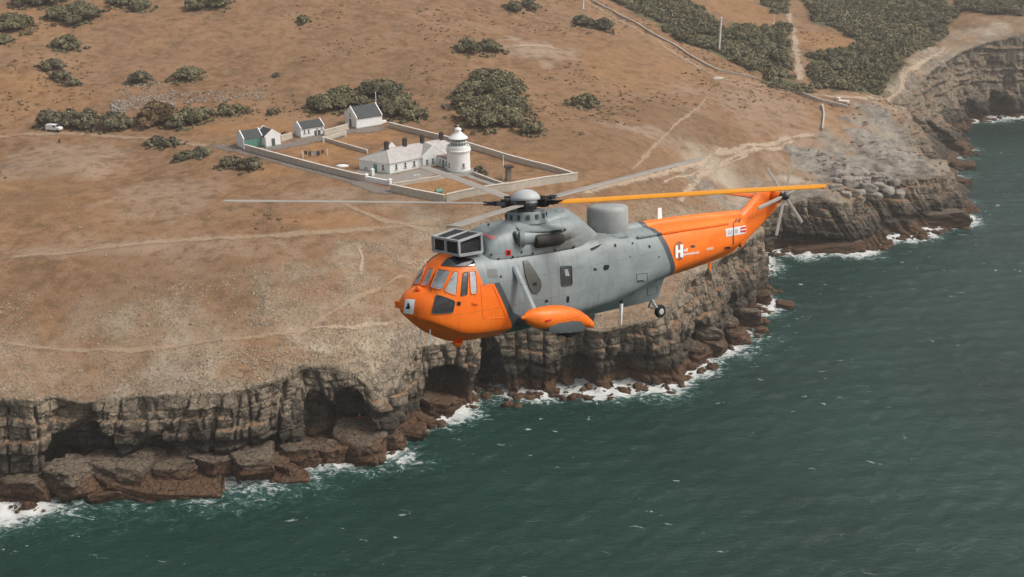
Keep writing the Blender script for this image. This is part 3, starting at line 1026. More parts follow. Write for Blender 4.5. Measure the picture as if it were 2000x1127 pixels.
def opening(root, mats, x, y, z, w, hgt, nx, ny, kind='window', deep=0.06):
    """window or door centred at (x, y), sill at z, on a wall facing (nx, ny)"""
    tx, ty = -ny, nx
    M = Matrix(((tx, nx, 0, x), (ty, ny, 0, y), (0, 0, 1, z), (0, 0, 0, 1)))
    if kind == 'window':
        fr = MB()
        t = 0.09
        for a0, a1, b0, b1 in ((-w / 2, -w / 2 + t, 0, hgt), (w / 2 - t, w / 2, 0, hgt), (-w / 2 + t, w / 2 - t, 0, t), (-w / 2 + t, w / 2 - t, hgt - t, hgt), (-w / 2 + t, w / 2 - t, hgt * 0.5 - 0.03, hgt * 0.5 + 0.03)):
            fr.box(a0, a1, -0.05, deep, b0, b1, 0, M)
        o = fr.build('window', WHITE, root)
        MB().box(-w / 2 + t, w / 2 - t, -0.05, 0.015, t, hgt - t, 0, M).build('pane', PANE, o)
        MB().box(-w / 2 - 0.12, w / 2 + 0.12, -0.05, 0.16, -0.12, -0.005, 0, M).build('sill', DGREY, o)
    else:
        o = MB().box(-w / 2, w / 2, -0.05, deep, 0, hgt, 0, M).build('door', mats, root)
        MB().box(w / 2 - 0.2, w / 2 - 0.12, deep, deep + 0.06, hgt * 0.45, hgt * 0.5, 0, M).build('handle', DGREY, o)
    return o


def gabled(name, loc, rz, L, W, eave, ridge, label, cat, wall=WHITE, roof=SLATE, coping=True, group=None, plinth=PLINTH):
    """ridge along local x from 0 to L, width along y from 0 to W"""
    r = empty(name, loc, rz, label, cat, group)
    b = MB()
    dz = 1.2   # foundations down into the slope
    b.poly([(0, 0, -dz), (L, 0, -dz), (L, 0, eave), (0, 0, eave)])
    b.poly([(0, W, -dz), (0, W, eave), (L, W, eave), (L, W, -dz)])
    b.poly([(0, 0, -dz), (0, 0, eave), (0, W / 2, ridge), (0, W, eave), (0, W, -dz)])
    b.poly([(L, 0, -dz), (L, W, -dz), (L, W, eave), (L, W / 2, ridge), (L, 0, eave)])
    b.build('wall', wall, r)
    e = 0.25
    rf = MB()
    k = (ridge - eave) / (W / 2)
    th = 0.16
    for sgn in (0, 1):
        ya, yb = (-e, W / 2) if sgn == 0 else (W + e, W / 2)
        za, zb = eave - e * k + 0.03, ridge + 0.03
        x0, x1 = (0.22, L - 0.22) if coping else (-0.15, L + 0.15)
        rf.add([(x0, ya, za), (x1, ya, za), (x1, yb, zb), (x0, yb, zb), (x0, ya, za + th), (x1, ya, za + th), (x1, yb, zb + th), (x0, yb, zb + th)],
               [(0, 1, 2, 3), (4, 5, 6, 7), (0, 1, 5, 4), (1, 2, 6, 5), (2, 3, 7, 6), (3, 0, 4, 7)])
    ro = rf.build('roof', roof, r)
    if coping:
        for xx in (-0.03, L - 0.24):
            c = MB()
            for sgn in (0, 1):
                ya, yb = (-e, W / 2) if sgn == 0 else (W + e, W / 2)
                za, zb = eave - e * k, ridge
                c.add([(xx, ya, za), (xx + .27, ya, za), (xx + .27, yb, zb), (xx, yb, zb), (xx, ya, za + .42), (xx + .27, ya, za + .42), (xx + .27, yb, zb + .45), (xx, yb, zb + .45)],
                      [(0, 1, 2, 3), (4, 5, 6, 7), (0, 1, 5, 4), (1, 2, 6, 5), (2, 3, 7, 6), (3, 0, 4, 7)])
            c.build('gable_coping', WHITE, ro)
    if plinth:
        p = MB()
        p.box(-.05, L + .05, -.05, W + .05, -dz, 0.28)
        p.build('plinth', plinth, r)
    return r


UA = math.atan2(5.8, 7.6)              # the station's main axis
ux, uy = math.cos(UA), math.sin(UA)

# ---- keepers' cottage
_o = at(762, 341)
HZ = float(_o[2]) + 0.05
house = empty('keepers_cottage', (float(_o[0]), float(_o[1]), HZ), UA, 'long white single storey cottage with pale hipped roof joined to the lighthouse', 'cottage')
LX, DY, SK = 22.5, 8.3, -4.2           # length, depth, skew of the left end
EV, RG = 3.0, 5.6
dz = 1.0
b = MB()
b.poly([(0, 0, -dz), (LX, 0, -dz), (LX, 0, EV), (0, 0, EV)])
b.poly([(LX, 0, -dz), (LX, DY, -dz), (LX, DY, EV), (LX, 0, EV)])
b.poly([(SK, DY, -dz), (SK, DY, EV), (LX, DY, EV), (LX, DY, -dz)])
b.poly([(0, 0, -dz), (0, 0, EV), (SK, DY, EV), (SK, DY, -dz)])
b.build('wall', WHITE, house)
r0, r1 = (1.6, DY / 2, RG), (LX - 3.6, DY / 2, RG)
e = 0.35
E0, E1, E2, E3 = (-e * .8, -e, EV - .12), (LX + e, -e, EV - .12), (LX + e, DY + e, EV - .12), (SK - e, DY + e, EV - .12)
rf = MB()
rf.poly([E0, E1, r1, r0]).poly([E1, E2, r1]).poly([E2, E3, r0, r1]).poly([E3, E0, r0]).poly([E3, E2, E1, E0])
roofh = rf.build('roof', LEAD, house)
MB().tube([r0, r1], 0.12, 6).build('ridge_tile', LEAD, roofh)
for a_ in (E0, E1, E2):
    MB().tube([a_, r0 if a_ is E0 else r1], 0.10, 6).build('hip_tile', LEAD, roofh)
MB().tube([E3, r0], 0.10, 6).build('hip_tile', LEAD, roofh)
for cx in (1.7, 7.2, 12.6, 18.6):
    c = MB().box(cx - .5, cx + .5, DY / 2 - .38, DY / 2 + .38, RG - .7, RG + 1.75).build('chimney', CHIM, roofh)
    MB().box(cx - .58, cx + .58, DY / 2 - .46, DY / 2 + .46, RG + 1.5, RG + 1.68).build('chimney_cap', CHIM, c)
    for q in (-.25, .25):
        MB().lathe([(.13, 0), (.11, .4)], 10, (cx + q, DY / 2, RG + 1.75)).build('chimney_pot', CHIM, c)
# front cross wing with white gable
g0, g1, gy = 9.6, 16.4, -0.7
GR = 5.5
w = MB()
w.poly([(g0, gy, -dz), (g1, gy, -dz), (g1, gy, EV), ((g0 + g1) / 2, gy, GR), (g0, gy, EV)])
w.poly([(g0, gy, -dz), (g0, gy, EV), (g0, 1, EV), (g0, 1, -dz)]).poly([(g1, gy, -dz), (g1, 1, -dz), (g1, 1, EV), (g1, gy, EV)])
w.build('gable_wall', WHITE, house)
k = (GR - EV) / ((g1 - g0) / 2)
w = MB()
gm = (g0 + g1) / 2
for s_ in (-1, 1):
    xe = g0 - .25 if s_ < 0 else g1 + .25
    ze = EV - .25 * k
    w.add([(xe, gy + .15, ze), (xe, DY / 2, ze), (gm, DY / 2, GR), (gm, gy + .15, GR), (xe, gy + .15, ze + .17), (xe, DY / 2, ze + .17), (gm, DY / 2, GR + .17), (gm, gy + .15, GR + .17)],
          [(0, 1, 2, 3), (4, 5, 6, 7), (0, 1, 5, 4), (1, 2, 6, 5), (2, 3, 7, 6), (3, 0, 4, 7)])
w.build('wing_roof', LEAD, house)
w = MB()
for s_ in (-1, 1):
    xe = g0 - .3 if s_ < 0 else g1 + .3
    ze = EV - .3 * k
    w.add([(xe, gy - .05, ze), (xe, gy + .28, ze), (gm, gy + .28, GR), (gm, gy - .05, GR), (xe, gy - .05, ze + .45), (xe, gy + .28, ze + .45), (gm, gy + .28, GR + .45), (gm, gy - .05, GR + .45)],
          [(0, 1, 2, 3), (4, 5, 6, 7), (0, 1, 5, 4), (1, 2, 6, 5), (2, 3, 7, 6), (3, 0, 4, 7)])
w.build('gable_coping', WHITE, house)
# rear gable
w = MB()
w.poly([(3.2, DY + .3, -dz), (8.4, DY + .3, -dz), (8.4, DY + .3, EV), (5.8, DY + .3, GR + .5), (3.2, DY + .3, EV)])
w.poly([(3.2, DY, -dz), (3.2, DY, EV), (5.8, DY, GR + .5), (8.4, DY, EV), (8.4, DY, -dz)])
w.poly([(3.2, DY, EV), (3.2, DY + .3, EV), (5.8, DY + .3, GR + .5), (5.8, DY, GR + .5)]).poly([(8.4, DY, EV), (5.8, DY, GR + .5), (5.8, DY + .3, GR + .5), (8.4, DY + .3, EV)])
w.build('rear_gable', WHITE, house)
# link corridor to the tower
MB().box(14.2, 18.6, -5.4, gy - .01, -dz, 2.75).build('link_wall', WHITE, house)
MB().box(14.0, 18.8, -5.2, gy - .02, 2.75, 2.98).build('link_roof', plain('felt_roof', (0.30, 0.24, 0.21), .9, .1), house)
p = MB().box(.02, LX, -.05, .1, -dz, .30)
p.build('plinth', PLINTH, house)
MB().poly([(-.06, -.02, -dz), (-.06, -.02, .3), (SK - .06, DY, .3), (SK - .06, DY, -dz)]).build('plinth', PLINTH, house)
for wx in (1.9, 4.6, 7.3): opening(house, None, wx, 0, .95, .75, 1.45, 0, -1)
for wx in (10.8, 12.6): opening(house, None, wx, gy, .95, .75, 1.45, 0, -1)
for wy in (-1.8, -4.6): opening(house, None, 14.2, wy, .95, .7, 1.35, -1, 0)
opening(house, GREEN, 14.2, -3.2, 0, 1.0, 2.15, -1, 0, 'door')
_ll = math.hypot(SK, DY)
_nx, _ny = -DY / _ll, SK / _ll
opening(house, GREEN, SK * .47, DY * .47, 0, 1.05, 2.2, _nx, _ny, 'door')
opening(house, None, SK * .22, DY * .22, .9, .75, 1.45, _nx, _ny)
opening(house, None, SK * .78, DY * .78, .7, .9, .5, _nx, _ny)

# ---- lighthouse
def loc_house(x, y):
    return (float(_o[0]) + ux * x - uy * y, float(_o[1]) + uy * x + ux * y)


tx, ty = loc_house(16.5, -6.9)
lh = empty('lighthouse', (tx, ty, HZ - .1), 0, 'short round white lighthouse tower with domed white lantern roof', 'lighthouse')
MB().lathe([(3.12, -1.2), (3.12, .35)], 40).build('plinth', PLINTH, lh, smooth=40)
MB().lathe([(3.02, .3), (2.92, 5.0), (3.06, 5.05), (3.12, 5.3), (3.0, 5.32)], 40).build('tower', WHITE, lh, smooth=35)
MB().lathe([(3.0, 5.3), (3.2, 5.36), (3.24, 5.62), (3.0, 5.62), (2.9, 6.55), (2.75, 6.6), (2.62, 6.55), (2.62, 5.6)], 40).build('gallery', WHITE, lh, smooth=35)
MB().lathe([(2.18, 5.6), (2.18, 6.75), (0.1, 6.75)], 32).build('lantern_base', WHITE, lh, smooth=35)
lg = MB().lathe([(2.05, 6.75), (2.05, 8.55)], 24).build('lantern_glazing', Mat('lantern_glass', .05, .6, (.16, .18, .18, 1)).m, lh)
for k_ in range(16):
    a_ = 2 * math.pi * k_ / 16
    MB().tube([(2.09 * math.cos(a_), 2.09 * math.sin(a_), 6.7), (2.09 * math.cos(a_), 2.09 * math.sin(a_), 8.6)], .045, 6).build('glazing_bar', WHITE, lg)
MB().lathe([(2.11, 7.60), (2.14, 7.63), (2.14, 7.69), (2.11, 7.72)], 24).build('glazing_ring', WHITE, lg)
dm = MB().lathe([(2.45, 8.5), (2.5, 8.62), (2.4, 8.72), (1.9, 9.12), (1.3, 9.62), (.85, 10.0), (.84, 10.05)], 32).build('lantern_roof', WHITE, lh, smooth=50)
MB().lathe([(.78, 9.98), (.78, 10.7), (.92, 10.74), (.85, 10.86), (.45, 11.15), (.16, 11.25)], 24).build('ventilator', WHITE, dm, smooth=50)
MB().lathe([(.05, 11.2), (.05, 11.5), (.15, 11.55), (.17, 11.68), (.1, 11.8), (.03, 11.82), (.02, 12.2)], 12).build('finial', WHITE, dm, smooth=60)
for a_ in (-140, -62, 20, 110):
    c_, s_ = math.cos(R(a_)), math.sin(R(a_))
    opening(lh, None, 2.98 * c_, 2.98 * s_, 1.3, .7, 1.25, c_, s_, deep=.09)
for k_ in range(24):
    a_ = 2 * math.pi * k_ / 24
    if k_ % 2 == 0: MB().tube([(3.12 * math.cos(a_), 3.12 * math.sin(a_), 5.6), (3.12 * math.cos(a_), 3.12 * math.sin(a_), 6.5)], .03, 6).build('rail_post', WHITE, lh)

# ---- outbuildings
def gab(px, py, *a, **k):
    p = at(px, py)
    return gabled(a[0], (float(p[0]), float(p[1]), float(p[2]) + .05), a[1], *a[2:], **k)


barn = gab(697, 252, 'barn', UA, 8.6, 7.0, 3.0, 5.7, 'tall white barn with dark slate roof at the back corner of the compound', 'barn')
opening(barn, DGREY, 0, 3.6, 0, 1.0, 2.3, -1, 0, 'door'); opening(barn, None, 0, 3.6, 3.1, .8, .9, -1, 0)
MB().box(8.6, 10.4, .6, 1.4, -1.2, 1.0).build('side_wall', WHITE, barn)
store = gab(588, 270, 'outbuilding', UA, 7.4, 4.4, 2.6, 4.0, 'low white outbuilding with dark roof between the barn and the sheds', 'outbuilding')
for wx in (1.2, 2.5): opening(store, None, wx, 0, 1.0, .6, 1.2, 0, -1)
for wx in (4.6, 5.7): opening(store, DGREY, wx, 0, 0, .8, 1.5, 0, -1, 'door')
for wx in (5.2, 6.6): opening(store, None, wx, 0, 1.6, .55, .7, 0, -1)
shed = gab(477, 293, 'shed', UA, 5.6, 4.6, 2.9, 4.6, 'white end shed with dark roof and green timber front by the lane', 'shed')
MB().box(.3, 5.2, -.12, .02, .05, 2.55).build('timber_front', GREEN, shed)
for q in range(4): MB().box(.35 + q * 1.22, 1.49 + q * 1.22, -.17, -.10, .08, 2.45).build('door_leaf', GREEN, shed)
p_ = at(549, 283)
shed2 = gabled('shed', (float(p_[0]), float(p_[1]), float(p_[2]) + .05), UA + math.pi / 2, 6.0, 4.4, 2.7, 4.3, 'smaller white shed with its gable turned to the yard, beside the green fronted one', 'shed')
opening(shed2, DGREY, 0, 2.2, 0, 1.0, 2.1, -1, 0, 'door')

# ---- boundary walls
def wall_run(name, pts, hgt, thick, label, mat=STONE, cop=COPING, cat='wall', world=False, group=None, coph=.16):
    P = np.array([p[:2] for p in pts]) if world else np.array([at(*p)[:2] for p in pts])
    P = resample(P, 1.5)
    t = np.gradient(P, axis=0); t /= np.linalg.norm(t, axis=1)[:, None]
    n = np.c_[-t[:, 1], t[:, 0]] * thick / 2
    zb = h(P[:, 0], P[:, 1])
    zs = zb.copy()
    for _ in range(12): zs[1:-1] = (zs[:-2] + zs[1:-1] * 2 + zs[2:]) / 4
    r = empty(name, (float(P[0, 0]), float(P[0, 1]), float(zb[0])), 0, label, cat, group)
    o0 = np.array([P[0, 0], P[0, 1], zb[0]])

    def strip(half, z0, z1):
        L, Rr = P + n * half, P - n * half
        N = len(P)
        V = np.r_[np.c_[L, z0], np.c_[L, z1], np.c_[Rr, z1], np.c_[Rr, z0]] - o0
        F = []
        for i in range(N - 1):
            for a, b_ in ((0, 1), (1, 2), (2, 3), (3, 0)):
                F.append((a * N + i, a * N + i + 1, b_ * N + i + 1, b_ * N + i))
        F = [f_[::-1] for f_ in F] + [(0, N, 2 * N, 3 * N), (N - 1, 4 * N - 1, 3 * N - 1, 2 * N - 1)]
        m_ = MB(); m_.add(V, F)
        return m_
    strip(1.0, zb - .8, zs + hgt).build('wall_body', mat, r)
    if cop: strip(1.35, zs + hgt, zs + hgt + coph).build('coping', cop, r)
    return r


wall_run('boundary_wall', [(763, 374), (815, 385), (868, 395)], 1.75, .5, 'stone boundary wall from the white gate to the front corner')
wall_run('boundary_wall', [(872, 395), (940, 380), (1000, 372), (1060, 361), (1127, 352)], 1.9, .5, 'stone boundary wall along the seaward side of the garden')
wall_run('boundary_wall', [(1127, 351), (1040, 325), (940, 296), (840, 268), (760, 248)], 1.35, .5, 'long stone boundary wall along the inland side of the compound')
wall_run('boundary_wall', [(480, 294), (560, 316), (640, 337), (700, 352), (714, 354)], 1.55, .5, 'stone boundary wall along the tarmac lane')
wall_run('boundary_wall', [(633, 266), (660, 259), (680, 253)], 1.6, .45, 'short stone wall joining the low outbuilding to the barn')
wall_run('boundary_wall', [(549, 276), (571, 270)], 1.5, .45, 'short stone wall between the sheds and the low outbuilding')
wall_run('garden_wall', [(634, 275), (670, 286), (718, 300)], .9, .35, 'low inner garden wall dividing the two dry lawns')
wall_run('garden_wall', [(634, 275), (655, 269), (676, 263)], .9, .35, 'low inner garden wall beside the tarmac yard')
wall_run('garden_wall', [(768, 365), (810, 358), (860, 350), (880, 345)], .8, .35, 'low garden wall edging the paved terrace')
wall_run('garden_wall', [(925, 342), (960, 355), (990, 366)], .7, .35, 'low garden wall below the green shrub')
wall_run('gate_wall', [(718, 354), (740, 358), (760, 362)], 1.1, .4, 'low white gate wall at the station entrance', WHITE, WHITE)
for i_, (a_, b_, t_) in enumerate([(716, 353, 'white square gate pillar on the lane side of the entrance'), (762, 363, 'white square gate pillar next to the boundary wall'), (728, 343, 'short white pillar behind the gate by the cottage')]):
    p_ = at(a_, b_)
    g_ = empty('gate_pillar', tuple(map(float, p_)), UA, t_, 'pillar', 'white gate pillars')
    MB().box(-.35, .35, -.35, .35, -.5, 1.55).build('shaft', WHITE, g_)
    MB().lathe([(.62, 1.55), (.62, 1.66), (.05, 2.0)], 4, (0, 0, 0), M=Matrix.Rotation(R(45), 4, 'Z')).build('cap', WHITE, g_)
for a_, b_, t_ in [(632, 278, 'white post at the corner of the dry lawn near the low outbuilding'), (675, 267, 'white post beside the tarmac yard near the barn'), (811, 352, 'left white post on the terrace wall'), (818, 351, 'right white post on the terrace wall')]:
    p_ = at(a_, b_)
    o_ = empty('wall_post', tuple(map(float, p_)), 0, t_, 'post', 'white posts of the garden')
    MB().box(-.2, .2, -.2, .2, -.4, 1.5 if b_ < 300 else 1.2).build('shaft', WHITE, o_)
    MB().box(-.26, .26, -.26, .26, 1.5 if b_ < 300 else 1.2, 1.62 if b_ < 300 else 1.32).build('cap', WHITE, o_)

# ---- garden things
p_ = at(983, 352)
fp = empty('flagpole', tuple(map(float, p_)), 0, 'pale bare flagpole standing in the garden by the seaward wall', 'flagpole')
MB().lathe([(.14, -.4), (.11, 3), (.08, 6.3)], 10).build('pole', WHITE, fp); MB().lathe([(.02, 6.3), (.13, 6.36), (.13, 6.48), (.02, 6.55)], 10).build('ball', WHITE, fp); MB().box(-.3, .3, -.3, .3, -.5, .18).build('base', STONE, fp)
p_ = at(993, 352)
cr = empty('stone_pillar', tuple(map(float, p_)), R(20), 'brown stone pillar with a dark flat slab on top beside the flagpole', 'pillar')
for k_ in range(7): MB().box(-.62 + .02 * (k_ % 3), .6 - .02 * (k_ % 2), -.6, .6 + .02 * (k_ % 2), -.4 + .55 * k_ + .02, .13 + .55 * k_).build('stone_course', plain('brown_stone', (.24, .20, .165), .9, .1, .25, 2) if k_ == 0 else bpy.data.materials['brown_stone'], cr)
MB().box(-1.15, 1.15, -1.1, 1.1, 3.42, 3.75).build('cap_slab', CHIM, cr)
def post_pair(pa, pb):
    a = at(*pa); b_ = at(*pb)
    r = empty('washing_line', tuple(map(float, a)), 0, 'washing line with dark laundry between two white posts on the lawn', 'washing line')
    d = b_ - a
    MB().tube([(0, 0, -.3), (0, 0, 2.1)], .09, 8).build('post', WHITE, r)
    MB().tube([(d[0], d[1], d[2] - .3), (d[0], d[1], d[2] + 2.1)], .09, 8).build('post', WHITE, r)
    pts = [(d[0] * t, d[1] * t, d[2] * t + 2.0 - .35 * math.sin(math.pi * t)) for t in np.linspace(0, 1, 9)]
    MB().tube(pts, .03, 6).build('line', DGREY, r)
    cols = [(.05, .05, .06), (.10, .09, .09), (.35, .34, .33), (.06, .07, .09), (.12, .10, .09)]
    for i_, t in enumerate((.12, .28, .45, .62, .8)):
        wd = .55 / max(1e-3, math.hypot(d[0], d[1]))
        V = []
        for zz in np.linspace(0, 1, 5):
            for q in np.linspace(-1, 1, 5):
                tt_ = t + wd * q * .75
                z_ = d[2] * tt_ + 2.0 - .35 * math.sin(math.pi * tt_)
                o2 = .08 * math.sin(q * 4 + i_) * zz
                V.append((d[0] * tt_ + o2, d[1] * tt_ + o2 * 2, z_ - zz * (1.0 + .3 * (i_ % 2))))
        F = [(r_ * 5 + c_, r_ * 5 + c_ + 1, r_ * 5 + c_ + 6, r_ * 5 + c_ + 5) for r_ in range(4) for c_ in range(4)]
        MB().add(V, F).build('garment', plain('cloth_%d' % i_, cols[i_], .9, .1), r)


post_pair((592, 309), (640, 305))
p_ = at(857, 378)
bx = empty('oil_tank', tuple(map(float, p_)), UA, 'small dark green tank lying on the front lawn', 'tank')
MB().lathe([(.05, -1.0), (.45, -.95), (.55, -.7), (.55, .7), (.45, .95), (.05, 1.0)], 16, M=Matrix.Translation((0, 0, .6)) @ Matrix.Rotation(R(90), 4, 'Y')).build('body', GREEN, bx, smooth=50)
for q in (-.6, .6): MB().box(q - .08, q + .08, -.4, .4, -.2, .3).build('foot', DGREY, bx)
p_ = at(668, 325)
bt = empty('upturned_dinghy', tuple(map(float, p_)), R(5), 'small upturned white dinghy on the lawn beside the cottage', 'dinghy')
V, F = [], []
for i_, t in enumerate(np.linspace(-1, 1, 9)):
    wv = .75 * (1 - abs(t) ** 2.2) + .05; hv = .6 * (1 - .5 * abs(t) ** 3)
    for a_ in np.linspace(0, math.pi, 9): V.append((t * 1.7, wv * math.cos(a_), hv * math.sin(a_) ** .8))
for i_ in range(8):
    for j_ in range(8): F.append((i_ * 9 + j_, i_ * 9 + j_ + 1, i_ * 9 + j_ + 10, i_ * 9 + j_ + 9))
MB().add(V, F).build('hull', WHITE, bt, smooth=60)
MB().box(-1.7, 1.7, -.05, .05, .5, .72).build('keel', DGREY, bt)

# ---- van on the lane, walker
p_ = at(107, 256)
van = empty('parked_van', (float(p_[0]), float(p_[1]), float(p_[2]) + .05), R(172), 'white van parked on the lane at the left below the hill', 'van')
prof = [(-2.2, .45), (-2.25, .9), (-2.1, 1.1), (-1.35, 1.25), (-.75, 1.95), (2.1, 2.0), (2.25, 1.8), (2.25, .45)]
V = [(x_, -.9, z_) for x_, z_ in prof] + [(x_, .9, z_) for x_, z_ in prof]
n_ = len(prof)
MB().add(V, [tuple(range(n_))[::-1], tuple(range(n_, 2 * n_))] + [(i_, (i_ + 1) % n_, (i_ + 1) % n_ + n_, i_ + n_) for i_ in range(n_)]).build('body', plain('white_car_paint', (.75, .76, .76), .3, .5, .03), van, bevel=.06)
for sy in (-1, 1):
    MB().box(-1.0, -.1, sy * .9 - .02, sy * .9 + .02, 1.28, 1.8).build('side_window', PANE, van)
    for xx in (-1.4, 1.4):
        w_ = MB().lathe([(.1, -.11), (.33, -.11), (.33, .11), (.1, .11)], 16, M=Matrix.Translation((xx, sy * .82, .33)) @ Matrix.Rotation(R(90), 4, 'X')).build('wheel', plain('tyre_rubber', (.02, .02, .02), .9, .1) if 'tyre_rubber' not in bpy.data.materials else bpy.data.materials['tyre_rubber'], van)
MB().poly([(-1.36, -.75, 1.30), (-1.36, .75, 1.30), (-.84, .72, 1.92), (-.84, -.72, 1.92)]).build('windscreen', PANE, van)

# ---- measured mile posts and small far things
def mast(px, py, hgt, label, r=.22):
    p_ = at(px, py)
    o_ = empty('marker_post', tuple(map(float, p_)), 0, label, 'post', 'tall white marker posts')
    MB().lathe([(r, -.6), (r * .85, hgt)], 10).build('pole', WHITE, o_); MB().box(-.9, .9, -.9, .9, -.6, .35).build('base', STONE, o_)
    MB().lathe([(r * .4, hgt), (r * 1.3, hgt + .1), (r * 1.3, hgt + .3), (.02, hgt + .4)], 10).build('cap', WHITE, o_)
    return o_


mast(1404, 103, 14.0, 'tall white marker post standing against the scrub on the right slope', .38)
mast(1139, 18, 7.0, 'white marker post by the track at the top edge of the hill', .3)
mast(1511, 48, 4.0, 'short slim post in the field left of the pale track', .14)
mast(735, 214, 5.0, 'slim pale post rising behind the barn', .13)
p_ = at(1402, 153)
o_ = empty('concrete_base', tuple(map(float, p_)), R(20), 'pale flat concrete base beside the farm track', 'slab')
MB().box(-2.2, 2.2, -1.2, 1.2, -.3, .25).build('slab', COPING, o_, bevel=.03); MB().box(-1.4, 1.2, -.7, .7, .25, .4).build('step', COPING, o_, bevel=.02)
p_ = at(1645, 198)
o_ = empty('concrete_base', tuple(map(float, p_)), R(-30), 'pale concrete ruin at the end of the far stone wall', 'slab')
MB().box(-2.4, 2.4, -1.5, 1.5, -.4, .4).build('slab', COPING, o_, bevel=.05); MB().box(-2.2, -1.0, -1.2, 1.2, .4, 1.3).build('stump_wall', COPING, o_, bevel=.05)
wall_run('dry_stone_wall', [(1135, -8), (1200, 25), (1260, 58), (1330, 98), (1400, 138), (1480, 156)], .8, .5, 'dry stone wall running down beside the farm track', cop=None)
wall_run('dry_stone_wall', [(1500, 166), (1560, 183), (1605, 200), (1655, 212)], 1.2, .6, 'dry stone wall ending near the far cliff path', cop=None)
wall_run('dry_stone_wall', [(1606, 208), (1609, 228), (1606, 256)], 1.1, .5, 'short pale dry stone wall at the stile on the headland', cop=None)
# ================================================================== SCRUB AND ROCKS
def leaf_mat(name, lo, hi, alt):
    m = Mat(name, 0.8, 0.15)
    t = m.attr('tint').outputs['Fac']
    v = m.coord('World')
    n = m.noise(v, 0.25, 4, 0.6)
    c = m.ramp(t, [(0.0, lo), (0.6, hi), (1.0, alt)])
    m.color(m.mix(m.math('MULTIPLY', m.smooth(n, 0.45, 0.7), 0.5), c, alt))
    return m.m


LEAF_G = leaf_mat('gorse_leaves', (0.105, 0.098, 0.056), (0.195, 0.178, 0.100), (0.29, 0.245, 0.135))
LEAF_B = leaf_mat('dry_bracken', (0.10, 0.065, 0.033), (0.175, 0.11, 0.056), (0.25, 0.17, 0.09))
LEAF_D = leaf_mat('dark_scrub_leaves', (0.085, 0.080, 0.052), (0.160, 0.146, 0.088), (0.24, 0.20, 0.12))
WOOD = plain('grey_wood', (0.10, 0.08, 0.06), 0.9, 0.1, 0.3)


def ico(n=1):
    bm = bmesh.new()
    bmesh.ops.create_icosphere(bm, subdivisions=n, radius=1)
    V = np.array([v.co[:] for v in bm.verts]); F = np.array([[v.index for v in f.verts] for f in bm.faces])
    bm.free()
    return V, F


ICO1, ICOF1 = ico(1)
ICO2, ICOF2 = ico(2)


def clump_arrays(C, RAD, rg, card=0.42, dens=9.0, flat=0.75):
    """C (n,3) lobe centres, RAD (n,) radii -> leaf quads spread over and in the lobes"""
    Vs, Ts = [], []
    for c, r in zip(C, RAD):
        n = int(max(16, dens * r * r / (card * card) * 0.55))
        d = rg.normal(size=(n, 3)); d /= np.linalg.norm(d, axis=1)[:, None]
        d[:, 2] = np.where(d[:, 2] < -0.25, -d[:, 2], d[:, 2])
        rr = r * (1 + 0.12 * rg.normal(size=n)) * np.where(rg.random(n) < 0.25, rg.uniform(0.6, 0.95, n), 1)
        p = c + d * rr[:, None] * np.array([1, 1, flat])
        # drop leaves buried in other lobes
        D = np.linalg.norm((p[:, None] - C[None]) / np.array([1, 1, flat]), axis=2) / RAD[None]
        ok = (D < 0.72).sum(1) == 0
        p, d = p[ok], d[ok]
        n = len(p)
        if n == 0: continue
        nn = d + rg.normal(size=(n, 3)) * 0.55
        nn /= np.linalg.norm(nn, axis=1)[:, None]
        t = np.cross(nn, rg.normal(size=(n, 3))); t /= np.linalg.norm(t, axis=1)[:, None] + 1e-9
        b_ = np.cross(nn, t)
        sz = card * rg.uniform(0.55, 1.3, n)[:, None]
        q = np.stack([p - t * sz - b_ * sz * .55, p + t * sz * .3 - b_ * sz * .7, p + t * sz + b_ * sz * .5, p - t * sz * .3 + b_ * sz * .7], 1)
        Vs.append(q.reshape(-1, 3))
        lt = rg.uniform(0.0, 0.85)
        Ts.append(np.repeat(np.clip(lt + rg.normal(0, 0.18, n), 0, 1), 4))
    V = np.concatenate(Vs); T = np.concatenate(Ts)
    F = np.arange(len(V)).reshape(-1, 4)
    return V, F, T


def core_arrays(C, RAD, rg, flat=0.75):
    V, F, o = [], [], 0
    for c, r in zip(C, RAD):
        k = 0.80 + 0.12 * rg.normal(size=(len(ICO1), 1))
        V.append(c + ICO1 * r * k * np.array([1, 1, flat])); F.append(ICOF1 + o); o += len(ICO1)
    return np.concatenate(V), np.concatenate(F)


def lobes_at(px, py, wpx, rg, tall=0.55):
    """a bush whose foot shows at (px, py) and is wpx pixels wide"""
    p = at(px, py)
    sc = FPX / float((p - CAMP) @ FW)
    r = wpx / 2 / sc
    n = int(np.clip(7 + r * 3.4, 7, 44))
    a = rg.uniform(0, 2 * math.pi, n); q = np.sqrt(rg.random(n)) * 0.74 * r
    X = p[0] + q * np.cos(a); Y = p[1] + q * np.sin(a) * 1.0 + r * 0.4
    rad = r * rg.uniform(0.26, 0.46, n) * (1.05 - 0.35 * q / r)
    if r > 5: rad *= 0.78
    rad = np.maximum(rad, 0.45)
    rad = np.maximum(rad, 0.45)
    Z = h(X, Y) + rad * 0.45 + tall * 0.62 * r * (1 - (q / r) ** 1.5) * rg.uniform(0.6, 1.1, n) * (0.75 if r > 5 else 1)
    ns = int(5 + r * 2.5)             # ragged outliers round the foot
    a = rg.uniform(0, 2 * math.pi, ns); q = r * rg.uniform(0.75, 1.35, ns)
    x2 = p[0] + q * np.cos(a); y2 = p[1] + q * np.sin(a) + r * 0.4
    r2 = np.clip(r * rg.uniform(0.07, 0.16, ns), 0.25, 0.9)
    return np.r_[np.c_[X, Y, Z], np.c_[x2, y2, h(x2, y2) + r2 * .2]], np.r_[rad, r2], p


